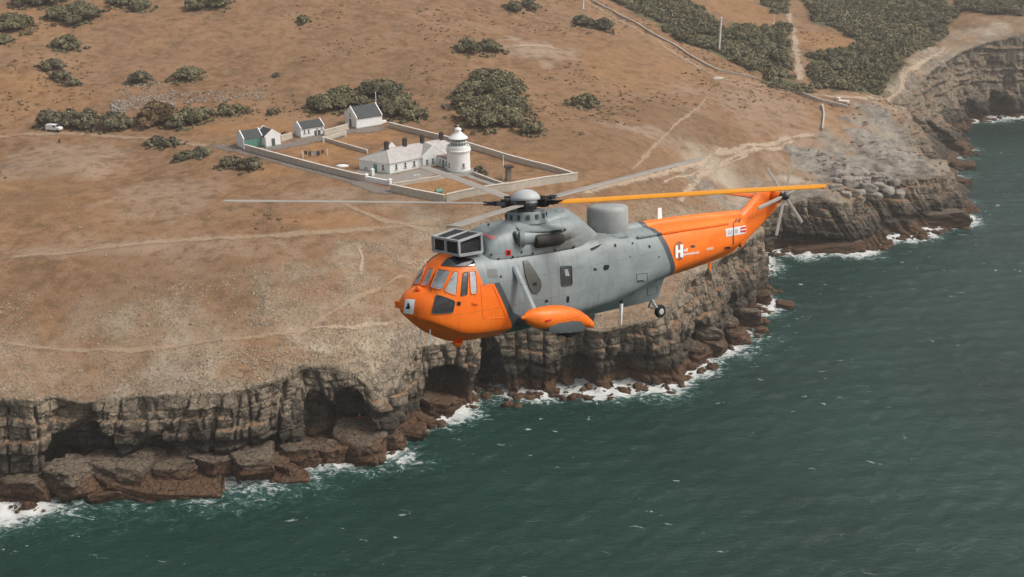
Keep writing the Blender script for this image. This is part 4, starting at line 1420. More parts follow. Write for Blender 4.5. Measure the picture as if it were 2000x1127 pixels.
def bush(name, label, spots, mat=LEAF_G, seed=1, cat='bush', group='gorse bushes on the slopes', tall=0.55, card=0.40):
    rg = np.random.default_rng(seed)
    C, RAD, base = [], [], None
    for s in spots:
        c, r, p = lobes_at(*s, rg, tall)
        C.append(c); RAD.append(r)
        if base is None: base = p
    C = np.concatenate(C); RAD = np.concatenate(RAD)
    V, F, T = clump_arrays(C, RAD, rg, card)
    o = empty(name, tuple(map(float, base)), 0, label, cat, group)
    me = np_mesh('foliage', V - base, F)
    set_attr(me, 'tint', T)
    link('foliage', me, mat, o)['kind'] = 'stuff'
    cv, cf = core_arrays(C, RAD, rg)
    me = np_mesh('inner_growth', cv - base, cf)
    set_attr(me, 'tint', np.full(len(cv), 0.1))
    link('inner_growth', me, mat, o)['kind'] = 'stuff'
    m = MB()
    for c in C[:8]:
        m.tube([(c[0] - base[0] - .2, c[1] - base[1], float(h(c[0], c[1])) - base[2] - .3), tuple(c - base)], [.12, .05], 5)
    m.build('stem', WOOD, o)['kind'] = 'stuff'
    return o


BUSHES = [
    ('dark gorse bush cut by the left edge near the top corner', [(15, 62, 75), (40, 55, 50)], LEAF_G),
    ('small dark bush at the left edge below the corner gorse', [(2, 85, 40)], LEAF_G),
    ('broad low gorse bush near the top left, right of the corner bush', [(150, 45, 90), (110, 38, 50)], LEAF_G),
    ('gorse patch on the top edge above the broad low bush', [(90, 10, 90), (40, 12, 60)], LEAF_D),
    ('gorse bush at the top edge with a yellowish side', [(270, 22, 55), (235, 12, 70)], LEAF_G),
    ('loose gorse bush alone on the upper left slope', [(130, 98, 60), (112, 93, 30)], LEAF_G),
    ('upper bush of the slanting pair on the left slope', [(100, 140, 46)], LEAF_D),
    ('lower bush of the slanting pair on the left slope', [(118, 160, 40), (140, 168, 30)], LEAF_D),
    ('round gorse bush on the open hillside above the scree', [(365, 158, 64)], LEAF_G),
    ('dark bush growing out of the pale scree', [(272, 163, 46)], LEAF_D),
    ('wide gorse bush at the top edge left of centre', [(385, 18, 60), (425, 16, 50)], LEAF_G),
    ('small faint bush high on the middle of the hill', [(592, 46, 30)], LEAF_G),
    ('tiny bush on the bare slope left of the thicket', [(538, 150, 14)], LEAF_G),
    ('flat gorse bush at the top edge near the middle', [(1005, 22, 40), (1040, 18, 40)], LEAF_D),
    ('dark flat gorse bush below the farm track', [(1140, 52, 50), (1180, 58, 50)], LEAF_D),
    ('spreading gorse bush above the largest thicket', [(915, 105, 55), (955, 102, 55)], LEAF_G),
    ('round gorse bush alone on the slope right of the largest thicket', [(1145, 210, 66)], LEAF_G),
    ('largest thicket of dark gorse, right of the barn', [(912, 238, 70), (950, 250, 84), (992, 245, 84), (905, 212, 70), (945, 220, 84), (990, 212, 84), (1015, 225, 56), (925, 192, 80), (970, 190, 90), (1000, 185, 60), (945, 168, 70), (975, 160, 66)], LEAF_G),
    ('low bush at the lower right edge of the largest thicket', [(1038, 262, 52)], LEAF_G),
    ('dense thicket directly behind the barn roof', [(640, 218, 84), (690, 212, 76), (618, 214, 50), (660, 202, 80)], LEAF_G),
    ('dark crowned thicket above the barn thicket', [(730, 192, 84), (765, 196, 56), (745, 182, 70)], LEAF_D),
    ('brownish thicket on the right of the barn', [(780, 228, 84), (812, 234, 44), (770, 212, 80)], LEAF_G),
    ('dark hedge bush left of the white van, near the lane', [(95, 246, 60), (130, 248, 50)], LEAF_D),
    ('hedge bush right of the white van', [(165, 250, 60)], LEAF_D),
    ('tiny upright bush on top of the roadside hedge', [(136, 222, 18)], LEAF_D),
    ('low green hedge bush at the left foot of the bracken bank', [(215, 252, 60), (245, 252, 40)], LEAF_D),
    ('red brown bracken bank below the scree', [(285, 248, 70), (325, 243, 60), (305, 232, 60)], LEAF_B),
    ('green hedge bush at the right foot of the bracken bank', [(370, 243, 60), (400, 232, 40), (345, 250, 50)], LEAF_G),
    ('low hedge bush trailing right from the bracken bank', [(440, 226, 40), (465, 222, 34)], LEAF_G),
    ('small round bush in the hedge line left of the low outbuilding', [(482, 221, 24)], LEAF_G),
    ('small dark bush on the field edge above the sheds', [(532, 224, 26)], LEAF_D),
    ('bush squeezed behind the low outbuilding and the sheds', [(556, 268, 18)], LEAF_B),
    ('low dark heather mound left of the sheds', [(300, 284, 40), (335, 285, 40)], LEAF_D),
    ('left heather mound on the grassy bank by the lane', [(360, 312, 44), (390, 306, 44)], LEAF_D),
    ('right heather mound on the grassy bank by the lane', [(450, 326, 50), (485, 332, 56)], LEAF_D),
    ('upright green garden shrub beside the lighthouse', [(937, 342, 25)], LEAF_G),
]
for i_, (lab, sp, mt) in enumerate(BUSHES):
    t_ = 1.9 if 'upright green' in lab else 0.30 if 'mound' in lab else 0.85
    bush('heather_mound' if 'mound' in lab else 'shrub' if 'shrub' in lab else 'thicket' if 'thicket' in lab else 'gorse_bush', lab, sp, mt, 100 + i_, 'shrub' if 'shrub' in lab else 'thicket' if 'thicket' in lab else 'bush', tall=t_)

# ---- the far scrub, one mass of bushes
rg = np.random.default_rng(77)
C, RAD = [], []
for pl in SCRUB_W:
    lo, hi = pl.min(0), pl.max(0)
    area = (hi - lo).prod()
    n = int(area / 5.0)
    Q = rg.uniform(lo, hi, (n, 2))
    d = poly_dist(Q, np.r_[pl, pl[:1]])
    nz = fbm2(Q[:, 0] / 9, Q[:, 1] / 9, 3, 15)
    ok = in_poly(Q, pl) & (nz > -0.36 + 0.2 * (d < 2)) & (Q[:, 1] < 640)
    Q, nz = Q[ok], nz[ok]
    r = rg.uniform(0.9, 1.9, len(Q)) * (1 + 0.9 * np.clip(nz, 0, 1))
    Z = h(Q[:, 0], Q[:, 1]) + r * 0.25 + np.clip(nz, 0, 1) * 1.6
    C.append(np.c_[Q, Z]); RAD.append(r)
C = np.concatenate(C); RAD = np.concatenate(RAD)
if len(C) > 3400:
    k = rg.permutation(len(C))[:3400]; C, RAD = C[k], RAD[k]
Vs, Ts = [], []
for c, r in zip(C, RAD):
    n = int(30 + 16 * r * r)
    d = rg.normal(size=(n, 3)); d /= np.linalg.norm(d, axis=1)[:, None]; d[:, 2] = np.abs(d[:, 2])
    p = c + d * r * (1 + .13 * rg.normal(size=(n, 1))) * np.array([1, 1, .8])
    nn = d + rg.normal(size=(n, 3)) * .6; nn /= np.linalg.norm(nn, axis=1)[:, None]
    t = np.cross(nn, rg.normal(size=(n, 3))); t /= np.linalg.norm(t, axis=1)[:, None] + 1e-9
    b_ = np.cross(nn, t); sz = rg.uniform(.28, .62, (n, 1))
    Vs.append(np.stack([p - t * sz - b_ * sz * .55, p + t * sz * .3 - b_ * sz * .7, p + t * sz + b_ * sz * .5, p - t * sz * .3 + b_ * sz * .7], 1).reshape(-1, 3))
    Ts.append(np.repeat(np.clip(rg.uniform(.05, .8) + rg.normal(0, .15, n), 0, 1), 4))
V = np.concatenate(Vs); T = np.concatenate(Ts)
me = np_mesh('scrub_cover', V, np.arange(len(V)).reshape(-1, 4))
set_attr(me, 'tint', T)
tag(link('scrub_cover', me, LEAF_G), 'dense dark green scrub covering the far right slope', kind='stuff')

# ---- low heather and withered gorse seedlings over the slopes (uncountable)
rg = np.random.default_rng(55)
Vs, Ts = [], []
Q = np.c_[rg.uniform(-190, 190, 9000), rg.uniform(205, 470, 9000)]
dn = fbm2(Q[:, 0] / 26, Q[:, 1] / 26, 4, 88)
_cl = np.hypot((Q[:, 0] - CPD[0]) / 1.25, Q[:, 1] - CPD[1])
Q = Q[(dn > 0.16) & in_poly(Q, LANDPOLY) & (_cl > 44)]
zq = h(Q[:, 0], Q[:, 1])
for (x_, y_), z_ in zip(Q, zq):
    r = rg.uniform(.22, .75)
    n = int(5 + 14 * r)
    d = rg.normal(size=(n, 3)); d /= np.linalg.norm(d, axis=1)[:, None]; d[:, 2] = np.abs(d[:, 2])
    p = np.array([x_, y_, z_]) + d * r * rg.uniform(.5, 1.1, (n, 1)) * np.array([1.2, 1, .55])
    t = rg.normal(size=(n, 3)); t /= np.linalg.norm(t, axis=1)[:, None]
    b_ = np.cross(t, d); sz = rg.uniform(.14, .30, (n, 1))
    Vs.append(np.stack([p - t * sz, p - b_ * sz, p + t * sz, p + b_ * sz], 1).reshape(-1, 3))
    Ts.append(np.repeat(np.clip(rg.uniform(.2, 1) + rg.normal(0, .1, n), 0, 1), 4))
V = np.concatenate(Vs); T = np.concatenate(Ts)
me = np_mesh('low_scrub', V, np.arange(len(V)).reshape(-1, 4))
set_attr(me, 'tint', T)
tag(link('low_scrub', me, LEAF_B), 'low withered heather and bracken dotted over the dry slopes', kind='stuff')

# ---- rocks
ROCK = Mat('boulder_limestone', 0.9, 0.2)
_v = ROCK.coord('World')
_xyz = ROCK.sep(_v)
_f = ROCK.noise(_v, 2.2, 5, 0.7); _g = ROCK.noise(_v, 0.35, 5, 0.6); _l = ROCK.noise(ROCK.mapping(_v, (.15, .15, 1.6)), 1, 5, .6, .3)
c = ROCK.ramp(_l, [(0.3, (0.055, 0.040, 0.029)), (0.55, (0.135, 0.102, 0.074)), (0.75, (0.085, 0.064, 0.048))])
c = ROCK.mix(ROCK.math('MULTIPLY', ROCK.smooth(_f, .56, .72), .4), c, (0.33, 0.28, 0.225))
c = ROCK.mix(ROCK.math('MULTIPLY', ROCK.smooth(_f, .46, .3), .6), c, (0.05, 0.04, 0.032))
_zz = ROCK.math('ADD', _xyz[2], ROCK.math('MULTIPLY', ROCK.math('SUBTRACT', _g, 0.5), 5.0))
c = ROCK.mix(ROCK.math('MULTIPLY', ROCK.smooth(_zz, 4.8, 2.2), .85), c, ROCK.ramp(_f, [(0.3, (0.055, 0.030, 0.017)), (0.7, (0.18, 0.10, 0.056))]))
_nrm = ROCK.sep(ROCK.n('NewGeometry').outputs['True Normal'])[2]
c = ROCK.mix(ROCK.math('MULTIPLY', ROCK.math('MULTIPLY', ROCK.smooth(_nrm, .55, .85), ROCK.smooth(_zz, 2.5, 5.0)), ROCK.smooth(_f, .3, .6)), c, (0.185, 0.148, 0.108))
_crk = ROCK.cracks(ROCK.mapping(_v, (0.9, 0.9, 1.3)), 0.8, 0.05, 0.0)
c = ROCK.mix(ROCK.math('MULTIPLY', _crk, 0.8), c, (0.02, 0.016, 0.012))
ROCK.color(c); ROCK.bump(ROCK.math('SUBTRACT', _f, ROCK.math('MULTIPLY', _crk, 1.5)), 0.9, 0.35)
ROCK = ROCK.m
PALEROCK = Mat('pale_limestone', 0.92, 0.15)
_v = PALEROCK.coord('World'); _f = PALEROCK.noise(_v, 1.4, 5, .7)
PALEROCK.color(PALEROCK.ramp(_f, [(.3, (.15, .13, .11)), (.5, (.30, .265, .225)), (.7, (.42, .38, .335))])); PALEROCK.bump(_f, .6, .2)
PALEROCK = PALEROCK.m


def rock_mesh(sx, sy, sz, seed, sub=18, round_=0.10):
    """a jointed limestone block: bedding ledges, a few breaks, rough faces"""
    g = np.linspace(-1, 1, sub + 1)
    V, F, o = [], [], 0
    for ax in range(3):
        for sg in (-1, 1):
            a, b_ = np.meshgrid(g, g)
            P = np.zeros((a.size, 3)); P[:, ax] = sg; P[:, (ax + 1) % 3] = a.ravel() * sg; P[:, (ax + 2) % 3] = b_.ravel()
            V.append(P)
            idx = np.arange(a.size).reshape(a.shape) + o
            F.append(np.c_[idx[:-1, :-1].ravel(), idx[:-1, 1:].ravel(), idx[1:, 1:].ravel(), idx[1:, :-1].ravel()]); o += a.size
    V = np.concatenate(V); F = np.concatenate(F)
    nrm = V / np.linalg.norm(V, axis=1)[:, None]
    V = V * (1 - round_) + nrm * 1.2 * round_
    q = V * np.array([sx, sy, sz])
    rg_ = np.random.default_rng(seed)
    sh = rg_.uniform(-.25, .25, (3, 3)); np.fill_diagonal(sh, 1); sh[2, :2] *= .5
    q = q @ sh.T
    for _ in range(15):
        n = rg_.normal(size=3) * [1, 1, .6]; n /= np.linalg.norm(n)
        lim = np.abs(n) @ np.array([sx, sy, sz]) * rg_.uniform(.50, .80)
        d = q @ n - lim
        q = q - np.clip(d, 0, None)[:, None] * n * .95
    s = min(sx, sy, sz)
    # bedding: every bed stands out or back a little
    zb_ = q[:, 2] / max(.35, s * .38) + vn2(q[:, 0] / s + seed, q[:, 1] / s, seed) * .6
    bed = _hash(np.floor(zb_), np.floor((q[:, 0] + q[:, 1]) / (s * 1.3) + seed), 0, seed) - .5
    hor = nrm * np.array([1, 1, .15])
    dsp = vn3(q[:, 0] / s * 1.1 + seed, q[:, 1] / s * 1.1, q[:, 2] / s * 1.1, seed) * .22 * s + vn3(q[:, 0] / .8 + seed, q[:, 1] / .8, q[:, 2] / .4, seed + 3) * min(.35, .25 * s) + vn3(q[:, 0] / .35 + seed, q[:, 1] / .35, q[:, 2] / .3, seed + 5) * min(.25, .2 * s)
    q = q + nrm * dsp[:, None] + hor * (bed * .36 * s)[:, None]
    me = np_mesh('rock', q, F)
    bm = bmesh.new(); bm.from_mesh(me); bmesh.ops.remove_doubles(bm, verts=bm.verts, dist=1e-3); bm.to_mesh(me); bm.free()
    return me


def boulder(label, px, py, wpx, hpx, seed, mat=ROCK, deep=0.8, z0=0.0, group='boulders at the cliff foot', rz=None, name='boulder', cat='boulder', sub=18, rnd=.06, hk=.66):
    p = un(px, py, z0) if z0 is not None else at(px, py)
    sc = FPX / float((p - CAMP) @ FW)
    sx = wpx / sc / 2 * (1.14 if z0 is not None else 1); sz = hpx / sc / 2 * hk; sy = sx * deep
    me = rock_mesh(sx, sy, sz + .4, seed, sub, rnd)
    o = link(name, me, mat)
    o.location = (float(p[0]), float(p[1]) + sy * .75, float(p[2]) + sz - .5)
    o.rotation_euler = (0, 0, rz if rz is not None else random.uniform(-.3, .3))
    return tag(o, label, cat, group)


G1 = 'boulders below the near cliff'
boulder('squat dark boulder below the pale block at the lower left edge', 40, 985, 110, 70, 1, group=G1)
boulder('upright dark boulder at the mouth of the deep left recess', 140, 975, 95, 85, 2, group=G1)
boulder('slanting slab boulder right of the deep recess', 240, 968, 130, 78, 3, group=G1, rz=-.3)
boulder('wide pale topped boulder above the flat weed ledge', 335, 945, 130, 62, 4, group=G1)
boulder('narrow boulder wedged between two pale topped ones', 415, 940, 75, 66, 5, group=G1)
boulder('big pale topped boulder at the right end of the near row', 492, 942, 108, 72, 6, group=G1)
boulder('long flat brown ledge rock at the waterline of the near row', 320, 980, 260, 30, 7, deep=.35, group=G1, rz=.05, name='ledge_rock')
boulder('dark block below the left half of the twin caves', 590, 915, 95, 58, 8, group=G1)
bl8 = boulder('brown block below the pillar of the twin caves', 703, 902, 118, 64, 9, group=G1)
boulder('small brown rock in the surf below the gully', 800, 862, 52, 36, 10, group=G1)
boulder('flat brown rock forming the sill of the arched cave', 856, 812, 105, 38, 11, deep=.6, group=G1, name='ledge_rock')
for i_, (a_, b_, w_, h_, t_) in enumerate([(95, 965, 60, 60, 'dark rock wedged behind the two leftmost boulders'), (190, 948, 70, 74, 'tall dark rock inside the deep left recess'), (290, 935, 70, 80, 'tall rock behind the slanting slab boulder'), (380, 925, 60, 76, 'dark rock against the cliff behind the narrow boulder'),
                                           (455, 925, 60, 66, 'brown rock tucked behind the big pale topped boulder'), (540, 930, 60, 44, 'low brown rock between the near row and the cave blocks'), (645, 905, 60, 50, 'dark rock between the two cave blocks'), (765, 880, 44, 50, 'brown rock at the mouth of the gully'), (200, 985, 90, 24, 'low weed brown rock in the surf below the recess'), (560, 948, 70, 20, 'low brown rock awash beyond the near row')]):
    boulder(t_, a_, b_, w_, h_, 140 + i_, group=G1)
G2 = 'boulders below the middle headland'
boulder('dark upright block standing in the shade of the headland corner', 1388, 690, 52, 72, 21, group=G2)
boulder('rounded brown boulder at the waterline, lowest of the headland corner', 1362, 708, 50, 44, 22, group=G2)
boulder('large brown boulder second along the headland shore', 1395, 695, 60, 40, 23, group=G2)
boulder('brown slab boulder third along the headland shore', 1440, 672, 60, 34, 24, group=G2)
boulder('dark leaning slab above the third brown boulder', 1425, 660, 44, 60, 25, group=G2)
boulder('grey block in the notch of the headland shore', 1462, 640, 44, 50, 26, group=G2)
boulder('small brown rock isolated in the surf off the headland', 1490, 652, 26, 14, 27, group=G2)
boulder('low dark rock awash in the surf off the headland corner', 1392, 722, 24, 12, 28, group=G2)
boulder('brown rock at the seaward tip of the headland', 1490, 596, 36, 40, 29, group=G2)
boulder('flat rock awash beyond the headland tip', 1538, 603, 50, 10, 30, group=G2)
G3 = 'rocks of the far ledges'
boulder('pale square block at the corner between the two far ledges', 1712, 476, 38, 34, 31, group=G3)
boulder('long brown shelf rock below the first far ledge', 1620, 494, 170, 24, 32, deep=.3, group=G3, name='ledge_rock')
boulder('broad brown shelf rock below the second far ledge', 1840, 445, 110, 42, 33, deep=.5, group=G3, name='ledge_rock')
boulder('low brown rock at the tip of the second far ledge', 1882, 420, 46, 30, 34, group=G3)
boulder('pale flat rock reaching into the far cove', 1890, 330, 60, 14, 35, deep=.5, group=G3, name='ledge_rock')
boulder('flat rock near the water in the far cove', 1878, 362, 44, 16, 36, deep=.5, group=G3, name='ledge_rock')
# fallen blocks on the far ledge: individuals
rp = [(1650, 352, 34, 26), (1672, 348, 36, 24), (1662, 366, 50, 28), (1690, 360, 30, 22), (1634, 372, 26, 18), (1700, 376, 40, 26), (1722, 372, 30, 20), (1680, 382, 30, 16), (1738, 378, 34, 18), (1655, 386, 28, 16), (1748, 362, 24, 20), (1715, 354, 24, 16), (1712, 388, 32, 14), (1640, 358, 20, 16), (1690, 344, 26, 14), (1760, 384, 24, 14)]
rl = ['top left', 'topmost', 'largest', 'upper middle', 'leftmost', 'broad central', 'right of centre', 'low central', 'lower right', 'low left', 'upper right', 'top right', 'lowest', 'small upper left', 'high narrow', 'rightmost']
for i_, (a_, b_, w_, h_) in enumerate(rp):
    boulder('%s grey fallen block in the rockfall on the far ledge' % rl[i_], a_, b_, w_, h_ * 1.2, 60 + i_, PALEROCK, .7, None, 'fallen blocks of the far rockfall', random.uniform(-1, 1), 'fallen_block', 'boulder', 6, .05, .5)


def rock_field(name, label, px_polys, n, rmin, rmax, mat, seed, world_fn=None):
    rg_ = np.random.default_rng(seed)
    V, F, o = [], [], 0
    for pl in px_polys:
        a = np.array(pl, float)
        lo, hi = a.min(0), a.max(0)
        Q = rg_.uniform(lo, hi, (n * 3, 2))
        Q = Q[in_poly(Q, a)][:n]
        for q in Q:
            p = at(*q)
            r = rmin + (rmax - rmin) * rg_.random() ** 3
            k = ICO1 * (1 + .25 * rg_.normal(size=(len(ICO1), 1)))
            V.append(p + k * np.array([r * rg_.uniform(.8, 1.6), r, r * rg_.uniform(.4, .8)]) + [0, 0, r * .15]); F.append(ICOF1 + o); o += len(ICO1)
    me = np_mesh(name, np.concatenate(V), np.concatenate(F))
    return tag(link(name, me, mat), label, kind='stuff')


rock_field('scree', 'pale broken limestone scree in the old quarry on the hillside', [[(235, 155), (262, 150), (330, 158), (345, 185), (350, 205), (240, 212)], [(250, 190), (345, 182), (345, 210), (240, 216)], [(350, 180), (515, 172), (515, 195), (360, 202)], [(215, 195), (245, 195), (245, 225), (215, 230)]], 420, .10, .48, PALEROCK, 3)
rock_field('loose_stones', 'small pale stones scattered over the dry slopes', [[(0, 300), (150, 290), (420, 420), (300, 560), (0, 600)], [(0, 30), (900, 20), (850, 230), (60, 210)], [(1050, 120), (1500, 200), (1450, 300), (1150, 330)], [(350, 480), (800, 500), (780, 640), (0, 660)]], 70, .06, .32, PALEROCK, 4)

# ---- rubble between the boulders (uncountable)
rg = np.random.default_rng(31)
V, F, o = [], [], 0
_k = np.where((SARC > s_near(-100, 1010)) & (SARC < s_near(1990, 232)))[0]
for i in rg.choice(_k, 1500):
    off = rg.normal(.6, 1.5)
    c = np.r_[FOOT[i] + NRM[i] * off, rg.uniform(-.3, .5) - .1 * off]
    r = .25 + 1.1 * rg.random() ** 3
    if c[1] > 300: r *= 1.25
    k = ICO1 * (1 + .28 * rg.normal(size=(len(ICO1), 1)))
    V.append(c + k * np.array([r * rg.uniform(.8, 1.7), r, r * rg.uniform(.5, .95)])); F.append(ICOF1 + o); o += len(ICO1)
for q in rg.uniform((1625, 335), (1770, 392), (260, 2)):
    if abs((q[1] - 365) / 28) + abs((q[0] - 1695) / 75) > 1.1: continue
    p = at(*q); r = rg.uniform(.25, .9)
    k = ICO1 * (1 + .28 * rg.normal(size=(len(ICO1), 1)))
    V.append(p + k * np.array([r * rg.uniform(.8, 1.7), r, r * rg.uniform(.5, .95)])); F.append(ICOF1 + o); o += len(ICO1)
me = np_mesh('rubble', np.concatenate(V), np.concatenate(F))
tag(link('rubble', me, ROCK), 'small broken rocks along the foot of the cliffs', kind='stuff')

# ---- dry tussocks near the cliff top (uncountable)
rg = np.random.default_rng(9)
_k = (SARC > s_near(-140, 1010)) & (SARC < s_near(1495, 575))
_ri, _ni = RIM[_k], NRM[_k]
n = 17000
ii = rg.integers(0, len(_ri), n)
dd = 0.8 + 30 * rg.random(n) ** 2.0
Q = _ri[ii] - _ni[ii] * dd[:, None] + rg.normal(0, .6, (n, 2))
ok = in_poly(Q, LANDPOLY) & (vn2(Q[:, 0] / 4, Q[:, 1] / 4, 5) > -.12)
Q = Q[ok]; n = len(Q)
zq = h(Q[:, 0], Q[:, 1]) + .1
r = rg.uniform(.10, .30, n); hh = r * rg.uniform(.4, .8, n)
a0 = rg.uniform(0, 6.28, n)
ring = [np.c_[Q[:, 0] + r * np.cos(a0 + k * 1.2566) * (.8 + .4 * rg.random(n)), Q[:, 1] + r * np.sin(a0 + k * 1.2566), zq - .12] for k in range(5)]
tip = np.c_[Q + rg.normal(0, .08, (n, 2)), zq + hh]
V = np.stack(ring + [tip], 1).reshape(-1, 3)
o_ = np.arange(n)[:, None] * 6
F = np.concatenate([np.c_[o_ + k, o_ + (k + 1) % 5, o_ + 5] for k in range(5)])
me = np_mesh('grass_tussocks', V, F)
set_attr(me, 'tint', np.repeat(rg.random(n), 6))
TU = Mat('dry_tussock', .95, .1)
TU.color(TU.ramp(TU.attr('tint').outputs['Fac'], [(0, (.19, .145, .10)), (.5, (.25, .195, .138)), (.85, (.31, .25, .185)), (1, (.37, .315, .25))]))
tag(link('grass_tussocks', me, TU.m), 'dry pale grass tussocks along the cliff top', kind='stuff')

# ---- short post by the lane
p_ = at(117, 279)
o_ = empty('wooden_post', tuple(map(float, p_)), 0, 'short brown wooden post below the white van', 'post')
MB().box(-.2, .2, -.2, .2, -.4, 1.1).build('shaft', WOOD, o_, bevel=.02); MB().lathe([(.25, 1.1), (.02, 1.3)], 4, M=Matrix.Rotation(R(45), 4, 'Z')).build('cap', WOOD, o_)

# ---- climber resting on the ledge below the twin caves
def figure(name, label, loc, rz, top_c, leg_c):
    J = {'pel': (0, 0, .42), 'waist': (-.04, 0, .60), 'chest': (-.02, 0, .86), 'neck': (.02, 0, 1.02), 'head': (.05, 0, 1.12), 'crown': (.05, 0, 1.24)}
    for s, y in (('l', 1), ('r', -1)):
        J.update({s + 'hip': (.03, .10 * y, .40), s + 'knee': (.42, .16 * y, .52), s + 'ank': (.40, .16 * y, .09), s + 'toe': (.58, .18 * y, .04),
                  s + 'sho': (0, .19 * y, .93), s + 'elb': (.16, .27 * y, .68), s + 'wri': (.38, .20 * y, .62), s + 'han': (.46, .18 * y, .60)})
    E = [('pel', 'waist'), ('waist', 'chest'), ('chest', 'neck'), ('neck', 'head'), ('head', 'crown')]
    for s in 'lr':
        E += [('pel', s + 'hip'), (s + 'hip', s + 'knee'), (s + 'knee', s + 'ank'), (s + 'ank', s + 'toe'), ('chest', s + 'sho'), (s + 'sho', s + 'elb'), (s + 'elb', s + 'wri'), (s + 'wri', s + 'han')]
    rad = dict(pel=.15, waist=.13, chest=.16, neck=.06, head=.095, crown=.085, hip=.1, knee=.065, ank=.045, toe=.035, sho=.075, elb=.05, wri=.035, han=.04)
    K = list(J)
    me = bpy.data.meshes.new('body')
    me.from_pydata([J[k] for k in K], [(K.index(a), K.index(b)) for a, b in E], [])
    o = bpy.data.objects.new('body', me); COL.objects.link(o)
    o.modifiers.new('skin', 'SKIN'); o.modifiers.new('sub', 'SUBSURF').levels = 1
    for i, k in enumerate(K):
        kk = k if k in rad else k[1:]
        me.skin_vertices[0].data[i].radius = (rad[kk], rad[kk])
        me.skin_vertices[0].data[i].use_root = (k == 'pel')
    o.modifiers['sub'].render_levels = 1
    dg = bpy.context.evaluated_depsgraph_get()
    m2 = bpy.data.meshes.new_from_object(o.evaluated_get(dg))
    bpy.data.objects.remove(o)
    mats = [plain('jacket_red', top_c, .8, .2, .05), plain('trousers_dark', leg_c, .8, .2, .05), plain('skin_tone', (.45, .28, .2), .6, .3, .05)]
    for m in mats: m2.materials.append(m)
    for f in m2.polygons:
        c = f.center
        f.material_index = 2 if c.z > 1.0 or (c.x > .4 and .56 < c.z < .68 and abs(c.y) < .24 and abs(c.y) > .1 and c.z > .585) else (0 if c.z > .57 and c.x < .40 and not (c.x > .2 and c.z < .6) else 1)
        f.use_smooth = True
    r = empty(name, loc, rz, label, 'person')
    link('body', m2, None, r)
    MB().lathe([(.115, 1.14), (.122, 1.2), (.10, 1.28), (.04, 1.31)], 14, (.05, 0, 0)).build('helmet', plain('white_helmet', (.7, .7, .68), .4, .4), r, smooth=60)
    return r


bpy.context.view_layer.update()
_bt = BVHTree.FromPolygons([bl8.matrix_world @ v.co for v in bl8.data.vertices], [tuple(p.vertices) for p in bl8.data.polygons])
_q = un(665, 850, 4.0)
hit = None
for dy in np.linspace(-2, 6, 17):
    for dx in (0, 1.0, 2.0, 3.0):
        r_ = _bt.ray_cast(Vector((float(_q[0]) + dx, float(_q[1]) + dy, 30)), Vector((0, 0, -1)))
        if r_[0] is not None and (hit is None or r_[0].z > hit.z + .25): hit = r_[0]
if hit is not None:
    figure('person', 'climber in a red jacket sitting on the rock below the twin caves', (hit.x, hit.y, hit.z - .30), R(-70), (.62, .06, .05), (.05, .05, .06))
# ================================================================== HELICOPTER
def _rot(y, p, r):
    cy, sy = math.cos(y), math.sin(y); cp, sp = math.cos(p), math.sin(p); cr, sr = math.cos(r), math.sin(r)
    return np.array([[cy, -sy, 0], [sy, cy, 0], [0, 0, 1]]) @ np.array([[cp, 0, sp], [0, 1, 0], [-sp, 0, cp]]) @ np.array([[1, 0, 0], [0, cr, -sr], [0, sr, cr]])


HM = _rot(R(216), R(-4), R(10))
HO = np.array([-3.05833524, 28.1050617, 93.48317613])
HMW = Matrix([[*map(float, HM[i]), float(HO[i])] for i in range(3)] + [[0, 0, 0, 1]])
heli = empty('helicopter', label='large orange and grey rescue helicopter flying above the cliffs', cat='helicopter')
heli.matrix_world = HMW
heli_inv = HMW.inverted()


def loc_ray(px, py):
    d = HM.T @ ray(px, py)
    o = HM.T @ (CAMP - HO)
    return Vector(map(float, o)), Vector(map(float, d)).normalized()


def onplane(px, py, y):
    o, d = loc_ray(px, py)
    return o + d * ((y - o.y) / d.y)


